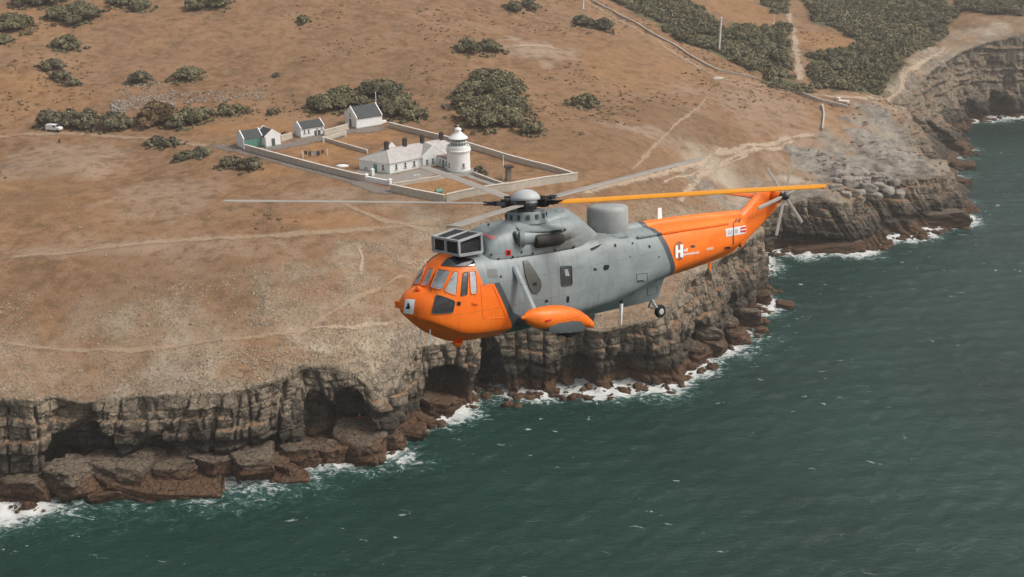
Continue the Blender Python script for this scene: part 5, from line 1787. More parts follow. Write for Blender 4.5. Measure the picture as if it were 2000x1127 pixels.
# ---- paint
def heli_paint(name, mode):
    m = Mat(name, 0.42, 0.4)
    v = m.coord('Object')
    x, y, z = m.sep(v)
    s = m.math('MULTIPLY', x, -1.0)
    dirt = m.noise(m.mapping(v, (0.6, 1, 1)), 1.1, 6, 0.65, 0.4)
    fine = m.noise(v, 7, 4, 0.6)
    streak = m.noise(m.mapping(v, (5, 2, 0.35)), 1.0, 4, 0.6)
    grey = m.ramp(dirt, [(0.3, (0.190, 0.225, 0.230)), (0.52, (0.250, 0.290, 0.294)), (0.75, (0.310, 0.342, 0.338))])
    grey = m.mix(m.math('MULTIPLY', m.smooth(streak, .50, .72), .55), grey, (0.145, 0.15, 0.145))
    orange = m.ramp(dirt, [(0.3, (0.90, 0.155, 0.010)), (0.5, (0.97, 0.190, 0.013)), (0.72, (0.99, 0.245, 0.026))])
    orange = m.mix(m.math('MULTIPLY', m.smooth(streak, .54, .76), .30), orange, (0.52, 0.10, 0.02))
    dark = m.ramp(dirt, [(0.3, (0.062, 0.072, 0.078)), (0.7, (0.085, 0.098, 0.105))])
    if mode == 'grey':
        sn = m.noise(m.mapping(v, (0.5, 1, 1.2)), 1.6, 5, 0.65, 0.5)
        sm = m.math('MULTIPLY', m.smooth(s, 3.9, 4.6), m.smooth(s, 7.3, 5.6))
        sm = m.math('MULTIPLY', sm, m.math('MULTIPLY', m.smooth(z, 3.42, 3.05), m.smooth(sn, 0.25, 0.55)))
        c = m.mix(m.math('MULTIPLY', sm, 0.75), grey, (0.095, 0.082, 0.068))
    elif mode == 'orange':
        c = orange
    else:
        u = m.math('ADD', s, m.math('MULTIPLY', z, 0.446))
        lowf = m.math('MULTIPLY', m.math('LESS_THAN', z, 1.97), m.math('LESS_THAN', u, 3.32))
        upf = m.math('MULTIPLY', m.math('GREATER_THAN', z, 1.97), m.math('LESS_THAN', m.math('ADD', s, m.math('MULTIPLY', z, 0.25)), 2.55))
        front = m.math('MAXIMUM', lowf, upf)
        w = m.math('ADD', s, m.math('MULTIPLY', z, 0.45))
        rear = m.math('GREATER_THAN', w, 10.93)
        band_r = m.math('GREATER_THAN', w, 10.67)
        lim = m.math('ADD', 3.53, m.math('MULTIPLY', m.smooth(z, 1.0, 0.35), 0.75))
        band_f = m.math('MULTIPLY', m.math('LESS_THAN', u, lim), m.math('LESS_THAN', z, 1.97))
        sn = m.noise(m.mapping(v, (0.35, 1, 1.5)), 1.6, 5, 0.65, 0.6)
        sm = m.math('MULTIPLY', m.smooth(s, 4.2, 5.2), m.smooth(s, 9.6, 7.0))
        sm = m.math('MULTIPLY', sm, m.math('MULTIPLY', m.smooth(z, 1.9, 2.6), m.smooth(sn, 0.36, 0.64)))
        grey = m.mix(m.math('MULTIPLY', sm, 0.55), grey, (0.12, 0.108, 0.092))
        c = m.mix(m.math('MAXIMUM', band_r, band_f), grey, dark)
        c = m.mix(m.math('MAXIMUM', front, rear), c, orange)
    # panel seams
    br = m.n('TexBrick')
    br.inputs['Scale'].default_value = 1.0
    br.inputs['Mortar Size'].default_value = 0.006
    br.inputs['Mortar Smooth'].default_value = 0.3
    br.inputs['Brick Width'].default_value = 1.15
    br.inputs['Row Height'].default_value = 0.78
    cx = m.n('CombineXYZ')
    m.l(x, cx.inputs[0]); m.l(m.math('ADD', z, m.math('MULTIPLY', m.math('ABSOLUTE', y), 0.35)), cx.inputs[1])
    m.l(cx.outputs[0], br.inputs['Vector'])
    c = m.mix(m.math('MULTIPLY', br.outputs['Fac'], 0.45), c, (0.05, 0.05, 0.05))
    m.color(c)
    m.rough(m.math('ADD', 0.34, m.math('MULTIPLY', fine, 0.18)))
    m.bump(m.math('ADD', m.math('MULTIPLY', br.outputs['Fac'], -1.0), m.math('MULTIPLY', dirt, 0.8)), 0.25, 0.02)
    return m.m


HP_BODY = heli_paint('helicopter_livery', 'body')
HP_GREY = heli_paint('helicopter_grey', 'grey')
HP_OR = heli_paint('helicopter_orange', 'orange')
HP_DK = plain('helicopter_dark_grey', (0.075, 0.085, 0.09), .5, .35, .15)
HBLACK = plain('black_rubber', (0.018, 0.018, 0.019), .7, .3, .2)
HMETAL = plain('worn_steel', (0.10, 0.10, 0.105), .45, .5, .3, 4, .6)
HPALE = plain('pale_grey_paint', (0.44, 0.46, 0.46), .45, .4, .08)
HWHITE = plain('white_marking', (0.88, 0.88, 0.87), .5, .3, .04)
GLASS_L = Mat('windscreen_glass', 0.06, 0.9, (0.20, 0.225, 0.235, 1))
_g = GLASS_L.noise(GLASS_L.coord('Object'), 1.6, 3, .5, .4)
GLASS_L.color(GLASS_L.ramp(_g, [(.35, (.16, .18, .19)), (.65, (.44, .47, .48))]))  # pale mottled base colour stands in for sky reflected in the glass
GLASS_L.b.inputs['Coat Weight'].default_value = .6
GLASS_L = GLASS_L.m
GLASS_D = Mat('tinted_glass', 0.07, 0.9, (0.018, 0.021, 0.023, 1)); GLASS_D.b.inputs['Coat Weight'].default_value = .5
GLASS_D = GLASS_D.m
YELLOW = plain('yellow_blade_paint', (0.90, 0.36, 0.022), .5, .3, .08)
BLADEG = plain('grey_blade_paint', (0.33, 0.30, 0.265), .55, .3, .12)
SOOT = plain('soot_stained_metal', (0.045, 0.040, 0.036), .7, .3, .4, 2.5)
RED = plain('red_marking', (0.60, 0.03, 0.035), .5, .3, .05)


# ---- lofted bodies
def pchip(x, xp, fp):
    xp = np.asarray(xp, float); fp = np.asarray(fp, float)
    d = np.diff(fp) / np.diff(xp); hh_ = np.diff(xp)
    m = np.zeros(len(xp))
    for i in range(1, len(xp) - 1):
        if d[i - 1] * d[i] > 0:
            w1, w2 = 2 * hh_[i] + hh_[i - 1], hh_[i] + 2 * hh_[i - 1]
            m[i] = (w1 + w2) / (w1 / d[i - 1] + w2 / d[i])
    m[0], m[-1] = d[0], d[-1]
    i = np.clip(np.searchsorted(xp, x) - 1, 0, len(xp) - 2)
    t = (x - xp[i]) / hh_[i]
    return (2 * t ** 3 - 3 * t ** 2 + 1) * fp[i] + (t ** 3 - 2 * t ** 2 + t) * hh_[i] * m[i] + (-2 * t ** 3 + 3 * t ** 2) * fp[i + 1] + (t ** 3 - t ** 2) * hh_[i] * m[i + 1]


def loft(rings, close_front=True, close_back=True):
    n = len(rings[0])
    V = [p for r in rings for p in r]
    F = []
    for i in range(len(rings) - 1):
        for k in range(n):
            k2 = (k + 1) % n
            F.append((i * n + k, i * n + k2, (i + 1) * n + k2, (i + 1) * n + k))
    if close_front: F.append(tuple(range(n)))
    if close_back: F.append(tuple((len(rings) - 1) * n + k for k in range(n))[::-1])
    m = MB(); m.add(V, F)
    return m


def sect(s, zk, wc, zc, w, zs, zt, nu, yc=0.0):
    half = []
    for a in np.linspace(0, math.pi / 2, 13):
        sn, cs = max(0, math.sin(a)), max(0, math.cos(a))
        half.append((w * sn ** (2 / nu), zs + (zt - zs) * cs ** (2 / nu)))
    for t in np.linspace(0, 1, 8)[1:]:
        c = (w, zc + (zs - zc) * .15)
        half.append(((1 - t) ** 2 * w + 2 * t * (1 - t) * c[0] + t * t * wc, (1 - t) ** 2 * zs + 2 * t * (1 - t) * c[1] + t * t * zc))
    for t in np.linspace(0, 1, 5)[1:]:
        half.append((wc * (1 - t), zc + (zk - zc) * (t ** 0.9)))
    ring = [(-s, yc + y, z) for y, z in half] + [(-s, yc - y, z) for y, z in half[-2:0:-1]]
    return ring


def body(table, step=0.09):
    T = np.array(table, float)
    ss = np.unique(np.r_[np.arange(T[0, 0], T[-1, 0], step), T[:, 0]])
    cols = [pchip(ss, T[:, 0], T[:, k]) for k in range(1, T.shape[1])]
    return [sect(s, *[c[i] for c in cols]) for i, s in enumerate(ss)]


#        s     zk    wc    zc    w     zs    zt   nu
FUSE = [(-.16, 1.36, .06, 1.40, .16, 1.48, 1.58, 2.0),
        (-.10, 1.20, .29, 1.30, .34, 1.47, 1.74, 2.0),
        (.02, 1.05, .49, 1.22, .53, 1.46, 1.87, 2.1),
        (.22, .86, .66, 1.14, .70, 1.46, 1.97, 2.2),
        (.48, .64, .79, 1.02, .84, 1.47, 2.05, 2.3),
        (.62, .55, .83, .95, .89, 1.48, 2.26, 2.3),
        (.86, .40, .87, .82, .96, 1.49, 2.57, 2.35),
        (1.08, .29, .89, .71, 1.00, 1.50, 2.76, 2.4),
        (1.30, .19, .90, .61, 1.03, 1.50, 2.87, 2.5),
        (1.60, .11, .90, .52, 1.05, 1.50, 2.93, 2.6),
        (2.10, .05, .91, .46, 1.07, 1.50, 2.95, 2.7),
        (3.00, .01, .93, .42, 1.10, 1.50, 2.94, 2.8),
        (5.00, .00, .94, .44, 1.11, 1.50, 2.90, 3.0),
        (7.00, .00, .88, .52, 1.10, 1.50, 2.86, 3.0),
        (8.40, .00, .70, .64, 1.06, 1.52, 2.82, 3.0),
        (9.40, .00, .46, .78, 1.00, 1.56, 2.79, 3.0),
        (10.10, .02, .34, .84, .95, 1.60, 2.77, 3.0),
        (10.34, .08, .32, .86, .93, 1.62, 2.76, 3.0),
        (10.40, .70, .34, .90, .92, 1.63, 2.76, 3.0),
        (10.70, .76, .36, .96, .90, 1.66, 2.75, 3.0),
        (12.00, .88, .32, 1.10, .72, 1.78, 2.69, 2.8),
        (13.40, 1.04, .24, 1.28, .52, 1.92, 2.62, 2.6),
        (14.20, 1.18, .18, 1.42, .40, 2.00, 2.58, 2.5),
        (14.75, 1.45, .10, 1.62, .24, 2.05, 2.50, 2.3)]
fus = loft(body(FUSE)).build('fuselage', HP_BODY, heli, smooth=26)
tail_ring = []

# ---- tail pylon: swept fin carrying the tail rotor
def foil(s0, s1, z0, z1, th, n=14):
    """section running from leading (s0,z0) to trailing (s1,z1) edge, thickness th"""
    ring = []
    for side in (1, -1):
        ts = np.linspace(0, 1, n) if side == 1 else np.linspace(1, 0, n)[1:-1]
        for t in ts:
            y = th / 2 * (max(0, 1 - (2 * t ** .62 - 1) ** 2)) ** .6 * side
            ring.append((-(s0 + (s1 - s0) * t), y, z0 + (z1 - z0) * t))
    return ring


pyl = [foil(13.7, 14.75, 2.56, 1.28, .50), foil(14.2, 15.15, 2.60, 1.62, .46), foil(14.62, 15.75, 2.68, 1.95, .42), foil(15.0, 16.3, 2.90, 2.28, .38), foil(15.32, 16.78, 3.14, 2.60, .34), foil(15.55, 17.05, 3.34, 2.95, .31), foil(15.72, 17.2, 3.46, 3.22, .26), foil(15.9, 17.1, 3.52, 3.36, .14)]
fin = loft(pyl).build('tail_pylon', HP_OR, heli, smooth=45)
MB().lathe([(.02, -.04), (.30, 0), (.30, .16), (.2, .24)], 20, M=Matrix.Translation((-16.55, .16, 3.16)) @ Matrix.Rotation(R(-90), 4, 'X')).build('tail_gearbox', HP_OR, fin, smooth=40)
st = MB()
rings = []
for t in np.linspace(0, 1, 6):
    y = -.1 - 2.15 * t
    s0, s1 = 15.42 + .40 * t, 16.45 + .02 * t
    z = 3.17 + .02 * t
    th = .13 * (1 - .5 * t)
    r_ = []
    for side in (1, -1):
        for q in (np.linspace(0, 1, 9) if side == 1 else np.linspace(1, 0, 9)[1:-1]):
            r_.append((-(s0 + (s1 - s0) * q), y, z + side * th / 2 * max(0, 1 - (2 * q ** .6 - 1) ** 2) ** .6))
    rings.append(r_)
loft(rings).build('stabiliser', HP_OR, heli, smooth=45)
# tail rotor, on the port side
trm = MB().lathe([(.12, -.12), (.16, 0), (.16, .12), (.10, .2), (.02, .22)], 16, M=Matrix.Translation((-16.6, .52, 3.15)) @ Matrix.Rotation(R(-90), 4, 'X')).build('tail_rotor_hub', HMETAL, heli, smooth=40)
tb = MB()
for a_, b_ in ((.1, .02),):
    pass
TRB = None
for k_ in range(6):
    a_ = R(12 + 60 * k_)
    c_, s_ = math.cos(a_), math.sin(a_)
    rr_ = []
    for t in np.linspace(.14, 1.56, 8):
        ch = .045 if t < .3 else .075
        r_ = []
        for q in ((-1, 0), (-.5, .018), (.4, .02), (1, 0), (.4, -.02), (-.5, -.018)):
            off = q[0] * ch
            r_.append((-16.6 - (c_ * t - s_ * off), .56 + q[1] + off * .15, 3.15 + s_ * t + c_ * off))
        rr_.append(r_)
    loft(rr_).build('tail_rotor_blade', BLADEG, trm)

# ---- engine cowling and gearbox fairing on the cabin roof
COWL = [(2.42, 2.60, .60, 2.62, .70, 2.72, 3.12, 2.2), (2.52, 2.55, .66, 2.58, .80, 2.70, 3.34, 2.3), (2.75, 2.5, .7, 2.55, .86, 2.68, 3.55, 2.4), (3.1, 2.5, .7, 2.55, .90, 2.66, 3.64, 2.4), (3.8, 2.5, .7, 2.55, .93, 2.65, 3.66, 2.5),
        (4.8, 2.5, .7, 2.55, .95, 2.64, 3.66, 2.5), (5.6, 2.5, .7, 2.55, .93, 2.64, 3.70, 2.3), (6.1, 2.5, .65, 2.55, .86, 2.64, 3.72, 2.1), (6.5, 2.5, .6, 2.55, .76, 2.65, 3.56, 2.0), (6.9, 2.5, .5, 2.55, .62, 2.68, 3.22, 2.0), (7.25, 2.55, .35, 2.6, .45, 2.7, 2.92, 2.0), (7.4, 2.6, .2, 2.65, .28, 2.72, 2.82, 2.0)]
cowl = loft(body(COWL, .12)).build('engine_cowling', HP_GREY, heli, smooth=40)
# raised hump rim behind the mast
rings = []
for t in np.linspace(0, 1, 13):
    s_ = 5.0 + 1.55 * t
    w_ = .60 * (1 - .55 * max(0, t - .55) / .45); zt_ = 3.72 + .13 * math.sin(math.pi * min(1, t * 1.1)) - .18 * max(0, t - .75) / .25
    rings.append([(-s_, w_ * math.sin(a) * (abs(math.sin(a)) ** .1), 3.3 + (zt_ - 3.3) * max(0, math.cos(a)) ** .5) for a in np.linspace(-math.pi / 2, math.pi / 2, 15)] + [(-s_, 0, 3.25)])
loft(rings).build('gearbox_fairing', HP_GREY, heli, smooth=40)

# engines on both shoulders: intake, nacelle, exhaust
for sy in (1, -1):
    def eng(tab, nm, mat, par, cap=True):
        rr_ = []
        for s_, ry, rz_, yc, zc_ in tab:
            rr_.append([(-s_, sy * (yc + ry * math.cos(a)), zc_ + rz_ * math.sin(a)) for a in np.linspace(0, 2 * math.pi, 25)[:-1]])
        return loft(rr_, cap, cap).build(nm, mat, par, smooth=40)
    nac = eng([(3.50, .20, .20, .74, 3.17), (3.53, .24, .24, .74, 3.17), (3.75, .25, .25, .74, 3.16), (4.4, .27, .27, .76, 3.13), (5.2, .26, .24, .80, 3.08), (5.7, .18, .18, .78, 3.05), (6.1, .05, .08, .66, 3.02)], 'engine_nacelle', HP_GREY, heli)
    eng([(3.46, .19, .19, .745, 3.17), (3.50, .215, .215, .745, 3.17), (3.56, .15, .15, .745, 3.17)], 'intake_lip', HMETAL, nac, False)
    eng([(3.475, .185, .185, .745, 3.17), (3.60, .17, .17, .745, 3.17)], 'intake_duct', HBLACK, nac)
    ex = eng([(4.15, .22, .20, .90, 3.04), (4.25, .26, .235, .90, 3.03), (5.0, .26, .22, .92, 3.00), (5.25, .22, .18, .90, 2.99), (5.32, .15, .12, .88, 2.99)], 'exhaust_pipe', SOOT, nac)
    Mi = Matrix.Translation((-3.66, sy * .90, 3.17)) @ Matrix.Rotation(R(-35 * sy), 4, 'Z') @ Matrix.Rotation(R(90), 4, 'Y')
    MB().lathe([(.235, -.12), (.25, .02), (.225, .05), (.19, .02), (.185, -.04)], 24, M=Mi).build('intake_ring', HP_GREY, nac, smooth=40)
    MB().lathe([(.19, -.05), (.17, -.02), (.10, .03), (.01, .05)], 20, M=Mi).build('intake_bullet', SOOT, nac, smooth=40)
    # heat shield ledge above the exhaust
    m = MB()
    V = []
    for s_, y0, y1, z_ in ((3.7, .62, .86, 3.44), (4.4, .66, 1.04, 3.40), (5.2, .68, 1.10, 3.33), (5.5, .66, .92, 3.28)):
        V += [(-s_, sy * y0, z_ + .08), (-s_, sy * y1, z_ - .03), (-s_, sy * y1, z_ - .08), (-s_, sy * y0, z_ - .06)]
    F = [(i * 4 + k, i * 4 + (k + 1) % 4, i * 4 + 4 + (k + 1) % 4, i * 4 + 4 + k) for i in range(3) for k in range(4)] + [(0, 1, 2, 3), (15, 14, 13, 12)]
    m.add(V, F).build('heat_shield', HP_GREY, nac, smooth=40)
    MB().box(-5.3, -4.75, sy * 1.085 - .01, sy * 1.085 + .01, 3.24, 3.31).build('shield_slot', HBLACK, nac)

# ---- particle separator box in front of the intakes
BX0, BX1, BY, BZ0 = 1.46, 2.28, .74, 2.93
ztop = lambda s: 3.36 + (s - BX0) * .16
box = MB()
core = [(-BX0 - .03, BY - .03, BZ0 + .03), (-BX1 + .03, BY - .03, BZ0 + .03)]
V = []
for s_ in (BX0 + .04, BX1 - .04):
    for y_ in (-BY + .04, BY - .04):
        V += [(-s_, y_, BZ0 + .04), (-s_, y_, ztop(s_) - .04)]
fod = MB().add(V, [(0, 1, 3, 2), (4, 6, 7, 5), (0, 4, 5, 1), (2, 3, 7, 6), (1, 5, 7, 3), (0, 2, 6, 4)]).build('intake_filter_box', HBLACK, heli)


def bar(a, b_, w, nm, mat, par):
    a, b_ = Vector(a), Vector(b_)
    d = (b_ - a).normalized()
    q = d.to_track_quat('Z', 'Y').to_matrix().to_4x4()
    L = (b_ - a).length
    return MB().box(-w / 2, w / 2, -w / 2, w / 2, 0, L, 0, Matrix.Translation(a) @ q).build(nm, mat, par, bevel=.006)


def P3(s, y, z): return (-s, y, z)


for y_ in (-BY, 0, BY):
    bar(P3(BX0, y_, BZ0 - .02), P3(BX0, y_, ztop(BX0) + .02), .07, 'frame_bar', HPALE, fod)
    bar(P3(BX0, y_, ztop(BX0)), P3(BX1, y_, ztop(BX1)), .07, 'frame_bar', HPALE, fod)
    if y_ != 0:
        bar(P3(BX1, y_, BZ0 - .02), P3(BX1, y_, ztop(BX1) + .02), .08, 'frame_bar', HPALE, fod)
        bar(P3(BX0, y_, BZ0), P3(BX1, y_, BZ0), .09, 'frame_bar', HPALE, fod)
for z_ in (BZ0, ztop(BX0)): bar(P3(BX0, -BY, z_), P3(BX0, BY, z_), .07, 'frame_bar', HPALE, fod)
bar(P3(BX1, -BY, ztop(BX1)), P3(BX1, BY, ztop(BX1)), .06, 'frame_bar', HPALE, fod)
mesh_m = plain('filter_mesh', (0.045, 0.046, 0.048), .8, .2, .3, 30)
for y0, y1 in ((-BY + .06, -.05), (.05, BY - .06)):
    MB().box(-BX0 - .045, -BX0 - .03, y0, y1, BZ0 + .06, ztop(BX0) - .06).build('filter_panel', mesh_m, fod)
    MB().poly([P3(BX0 + .06, y0, ztop(BX0) + .0), P3(BX0 + .06, y1, ztop(BX0) + .0), P3(BX1 - .06, y1, ztop(BX1) - .0), P3(BX1 - .06, y0, ztop(BX1) - .0)]).build('filter_panel', mesh_m, fod)
for sy in (1, -1):
    MB().box(-BX1 + .06, -BX0 - .06, sy * (BY - .03) - .01, sy * (BY - .03) + .01, BZ0 + .07, 3.29).build('filter_panel', mesh_m, fod)
    MB().box(-BX1 - .14, -BX1 + .0, sy * .6 - .05, sy * .6 + .05, BZ0 + .05, BZ0 + .45).build('mounting_bracket', HMETAL, fod)
    bar(P3(BX1, sy * .55, BZ0 + .1), P3(2.6, sy * .5, 2.9), .05, 'strut', HMETAL, fod)
    bar(P3(BX0 + .15, sy * .5, BZ0), P3(BX0 + .12, sy * .5, 2.72), .05, 'strut', HMETAL, fod)

# ---- mast and main rotor
HS = 4.56
mast_o = MB().lathe([(.70, 3.52), (.68, 3.62), (.63, 3.88), (.60, 3.90), (.52, 3.86), (.30, 3.84)], 32, (-HS, 0, 0)).build('mast_fairing', HP_GREY, heli, smooth=40)
for k_ in range(14):
    a_ = R(8 + 25.7 * k_)
    M_ = Matrix.Translation((-HS, 0, 0)) @ Matrix.Rotation(a_, 4, 'Z')
    MB().box(.655, .685, -.05, .05, 3.66, 3.82, 0, M_).build('vent_slot', HP_DK, mast_o)
hub = MB().lathe([(.30, 3.80), (.24, 3.95), (.25, 4.0), (.50, 4.04), (.54, 4.10), (.54, 4.18), (.50, 4.24), (.44, 4.27)], 32, (-HS, 0, 0)).build('rotor_hub', HMETAL, heli, smooth=40)
MB().lathe([(.47, 4.25), (.49, 4.29), (.46, 4.36), (.36, 4.47), (.22, 4.545), (.08, 4.575), (.01, 4.58)], 32, (-HS, 0, 0)).build('hub_dome', HPALE, hub, smooth=50)
TH0 = 65
for k_ in range(5):
    a_ = R(TH0 + 72 * k_)
    # +s is aft, y is port: direction of the blade
    dx_, dy_ = -math.cos(a_), math.sin(a_)
    ex_, ey_ = -dy_, dx_
    cone = .072

    def bp(r_, off, zz): return (-HS + dx_ * r_ + ex_ * off, dy_ * r_ + ey_ * off, 4.14 + cone * (r_ - .5) - .0016 * max(0, r_ - 6) ** 2 + zz)
    cuff = MB()
    for r0_, r1_, w_, t_ in ((.45, .62, .10, .11), (.62, .78, .13, .13), (.78, 1.05, .08, .07), (1.05, 1.35, .13, .05)):
        V = [bp(r_, o_, z_) for r_ in (r0_, r1_) for o_, z_ in ((-w_, -t_), (w_, -t_), (w_, t_), (-w_, t_))]
        cuff.add(V, [(0, 1, 2, 3), (7, 6, 5, 4), (0, 4, 5, 1), (1, 5, 6, 2), (2, 6, 7, 3), (3, 7, 4, 0)])
    cf = cuff.build('blade_cuff', HBLACK, hub)
    V = [bp(.70, .2, -.05), bp(.70, .3, -.05), bp(.70, .3, .06), bp(.70, .2, .06), bp(.95, .2, -.05), bp(.95, .3, -.05), bp(.95, .3, .06), bp(.95, .2, .06)]
    MB().add(V, [(0, 1, 2, 3), (7, 6, 5, 4), (0, 4, 5, 1), (1, 5, 6, 2), (2, 6, 7, 3), (3, 7, 4, 0)]).build('damper', HMETAL, cf)
    rr_ = []
    for r_ in np.r_[np.linspace(1.25, 1.6, 3), np.linspace(2.0, 9.2, 14), [9.42]]:
        ch = (.14 if r_ < 1.3 else .232)
        if r_ > 9.3: ch = .16
        tw = (.20 if k_ == 0 else .07) - .006 * r_
        ring = []
        for q, t in ((-1, 0), (-.8, .030), (-.4, .036), (.2, .026), (1, .004), (1, -.004), (.2, -.020), (-.4, -.026), (-.8, -.022)):
            ring.append(bp(r_, q * ch, t + q * ch * tw))
        rr_.append(ring)
    loft(rr_).build('rotor_blade', YELLOW if k_ == 0 else BLADEG, hub, smooth=40)
for a_ in range(5):
    an = R(TH0 + 36 + 72 * a_)
    MB().tube([(-HS + .38 * math.cos(an), .38 * math.sin(an), 3.95), (-HS + .45 * math.cos(an), .45 * math.sin(an), 4.12)], .03, 6).build('pitch_link', HMETAL, hub)

# ---- dorsal radome
MB().lathe([(.66, 2.72), (.70, 2.80), (.71, 3.1), (.71, 3.48), (.69, 3.60), (.62, 3.67), (.45, 3.69), (.02, 3.70)], 40, (-8.03, 0, 0)).build('dorsal_radome', plain('radome_grey', (0.34, 0.352, 0.342), .5, .35, .14, 2.2), heli, smooth=50)
MB().lathe([(.82, 2.66), (.80, 2.76), (.70, 2.78)], 32, (-8.0, 0, 0)).build('radome_base', HP_GREY, heli, smooth=40)

# ---- drive shaft cover along the tail
rings = []
for s_ in np.linspace(8.75, 14.6, 16):
    w_ = .26 - .06 * (s_ - 8.75) / 5.85
    zt_ = float(np.interp(s_, [8.75, 10.7, 12, 13.4, 14.6], [2.95, 2.94, 2.90, 2.84, 2.78]))
    rings.append([(-s_, w_ * math.cos(a), zt_ - .30 + .30 * max(0, math.sin(a)) ** .7) for a in np.linspace(0, math.pi, 11)])
MBs = loft(rings)
sc_m = heli_paint('shaft_cover_livery', 'body')
MBs.build('drive_shaft_cover', sc_m, heli, smooth=40)
for sy in (1, -1):   # long seam ledge on both sides of the tail top
    rr_ = []
    for s_ in np.linspace(8.6, 13.6, 12):
        w_ = float(np.interp(s_, [8.6, 10.7, 12, 13.4, 13.6], [.86, .74, .60, .43, .40])); z_ = float(np.interp(s_, [8.6, 10.7, 12, 13.6], [2.58, 2.54, 2.48, 2.42]))
        rr_.append([(-s_, sy * (w_ - .04), z_ + .05), (-s_, sy * (w_ + .05), z_ + .03), (-s_, sy * (w_ + .05), z_ - .02), (-s_, sy * (w_ - .04), z_ - .03)])
    loft(rr_).build('tail_strake', sc_m, heli)

# ---- sponsons with main wheels
def sponson(sy):
    Y = 2.0 * sy
    rr_ = []
    for s_, hw, hh_, zc_ in ((2.74, .02, .03, .98), (2.85, .06, .07, .97), (2.98, .17, .19, .94), (3.2, .28, .29, .89), (3.5, .35, .345, .84), (3.9, .38, .36, .81), (4.3, .38, .35, .76), (4.7, .35, .31, .67), (5.0, .30, .26, .56), (5.25, .24, .20, .43), (5.42, .20, .14, .32), (5.47, .14, .08, .27)):
        rr_.append([(-s_, Y + hw * abs(math.cos(a)) ** .85 * (1 if math.cos(a) >= 0 else -1), zc_ + hh_ * abs(math.sin(a)) ** .85 * (1 if math.sin(a) >= 0 else -1)) for a in np.linspace(0, 2 * math.pi, 25)[:-1]])
    sp = loft(rr_).build('sponson', HP_OR, heli, smooth=45)
    rr_ = []
    for s_, hw, zt_, zb_ in ((3.42, .05, .62, .56), (3.55, .30, .66, .44), (3.9, .40, .70, .36), (4.4, .405, .66, .30), (4.8, .37, .56, .25), (5.05, .20, .42, .26)):
        rr_.append([(-s_, Y - hw, zb_), (-s_, Y + hw, zb_), (-s_, Y + hw * 1.02, (zb_ + zt_) / 2), (-s_, Y + hw * .9, zt_), (-s_, Y - hw * .9, zt_), (-s_, Y - hw * 1.02, (zb_ + zt_) / 2)])
    loft(rr_).build('wheel_fairing', HP_DK, sp, smooth=30)
    for yo in (-.17, .17):
        wv = MB().lathe([(.14, -.085), (.26, -.09), (.29, -.06), (.30, 0), (.29, .06), (.26, .09), (.14, .085)], 24, M=Matrix.Translation((-4.42, Y + yo, .40)) @ Matrix.Rotation(R(90), 4, 'X')).build('wheel', HBLACK, sp, smooth=40)
        MB().lathe([(.02, -.095), (.15, -.09), (.15, .09), (.02, .095)], 18, M=Matrix.Translation((-4.42, Y + yo, .40)) @ Matrix.Rotation(R(90), 4, 'X')).build('rim', HPALE, wv, smooth=40)
    # upper fairing strut: flat section
    rr_ = []
    for t in np.linspace(0, 1, 5):
        y_ = sy * (1.0 + .86 * t); z_ = 2.36 - 1.26 * t; s_ = 3.30 + .04 * t
        wv = .115 - .015 * t
        rr_.append([(-(s_ - wv), y_, z_), (-(s_ - wv * .5), y_ + sy * .05, z_ + .03), (-(s_ + wv * .6), y_ + sy * .05, z_ + .03), (-(s_ + wv), y_, z_), (-(s_ + wv * .6), y_ - sy * .05, z_ - .03), (-(s_ - wv * .5), y_ - sy * .05, z_ - .03)])
    loft(rr_).build('upper_strut', HP_GREY, heli, smooth=60)
    MB().tube([(-3.35, sy * .95, .62), (-3.5, sy * 1.75, .80)], [.14, .12], 12).build('lower_strut', HP_DK, heli, smooth=50)
    MB().tube([(-4.3, sy * .98, .62), (-4.3, sy * 1.75, .72)], [.10, .09], 12).build('lower_strut', HP_DK, heli, smooth=50)
    MB().box(-3.6, -3.4, Y + sy * .34 - .02, Y + sy * .34 + .03, .80, .86).build('navigation_light', RED, sp, bevel=.01)


sponson(1); sponson(-1)

# ---- tail wheel
tw = MB().tube([(-10.0, 0, .06), (-10.18, 0, -.20), (-10.42, 0, -.42)], [.05, .05, .04], 10).build('tail_wheel_leg', HPALE, heli, smooth=50)
w_ = MB().lathe([(.10, -.08), (.20, -.085), (.235, -.05), (.24, 0), (.235, .05), (.20, .085), (.10, .08)], 24, M=Matrix.Translation((-10.42, 0, -.44)) @ Matrix.Rotation(R(90), 4, 'X')).build('tail_wheel', HBLACK, heli, smooth=40)
MB().lathe([(.02, -.09), (.11, -.085), (.11, .085), (.02, .09)], 18, M=Matrix.Translation((-10.42, 0, -.44)) @ Matrix.Rotation(R(90), 4, 'X')).build('rim', HPALE, w_, smooth=40)
bar((-10.0, .0, .06), (-9.85, 0, -.22), .05, 'drag_link', HMETAL, heli)
bar((-9.85, 0, -.2), (-10.3, 0, -.36), .04, 'drag_link', HMETAL, heli)

# ---- small fittings
def blade_ant(s, y, z, dz, c, m, nm='blade_aerial', t=.03, sw=.1):
    V = [(-s, y - t, z), (-(s + c), y - t, z), (-(s + c * .75 + sw), y - t * .5, z + dz), (-(s + sw), y - t * .5, z + dz), (-s, y + t, z), (-(s + c), y + t, z), (-(s + c * .75 + sw), y + t * .5, z + dz), (-(s + sw), y + t * .5, z + dz)]
    return MB().add(V, [(0, 1, 2, 3), (7, 6, 5, 4), (0, 4, 5, 1), (1, 5, 6, 2), (2, 6, 7, 3), (3, 7, 4, 0)]).build(nm, m, heli)


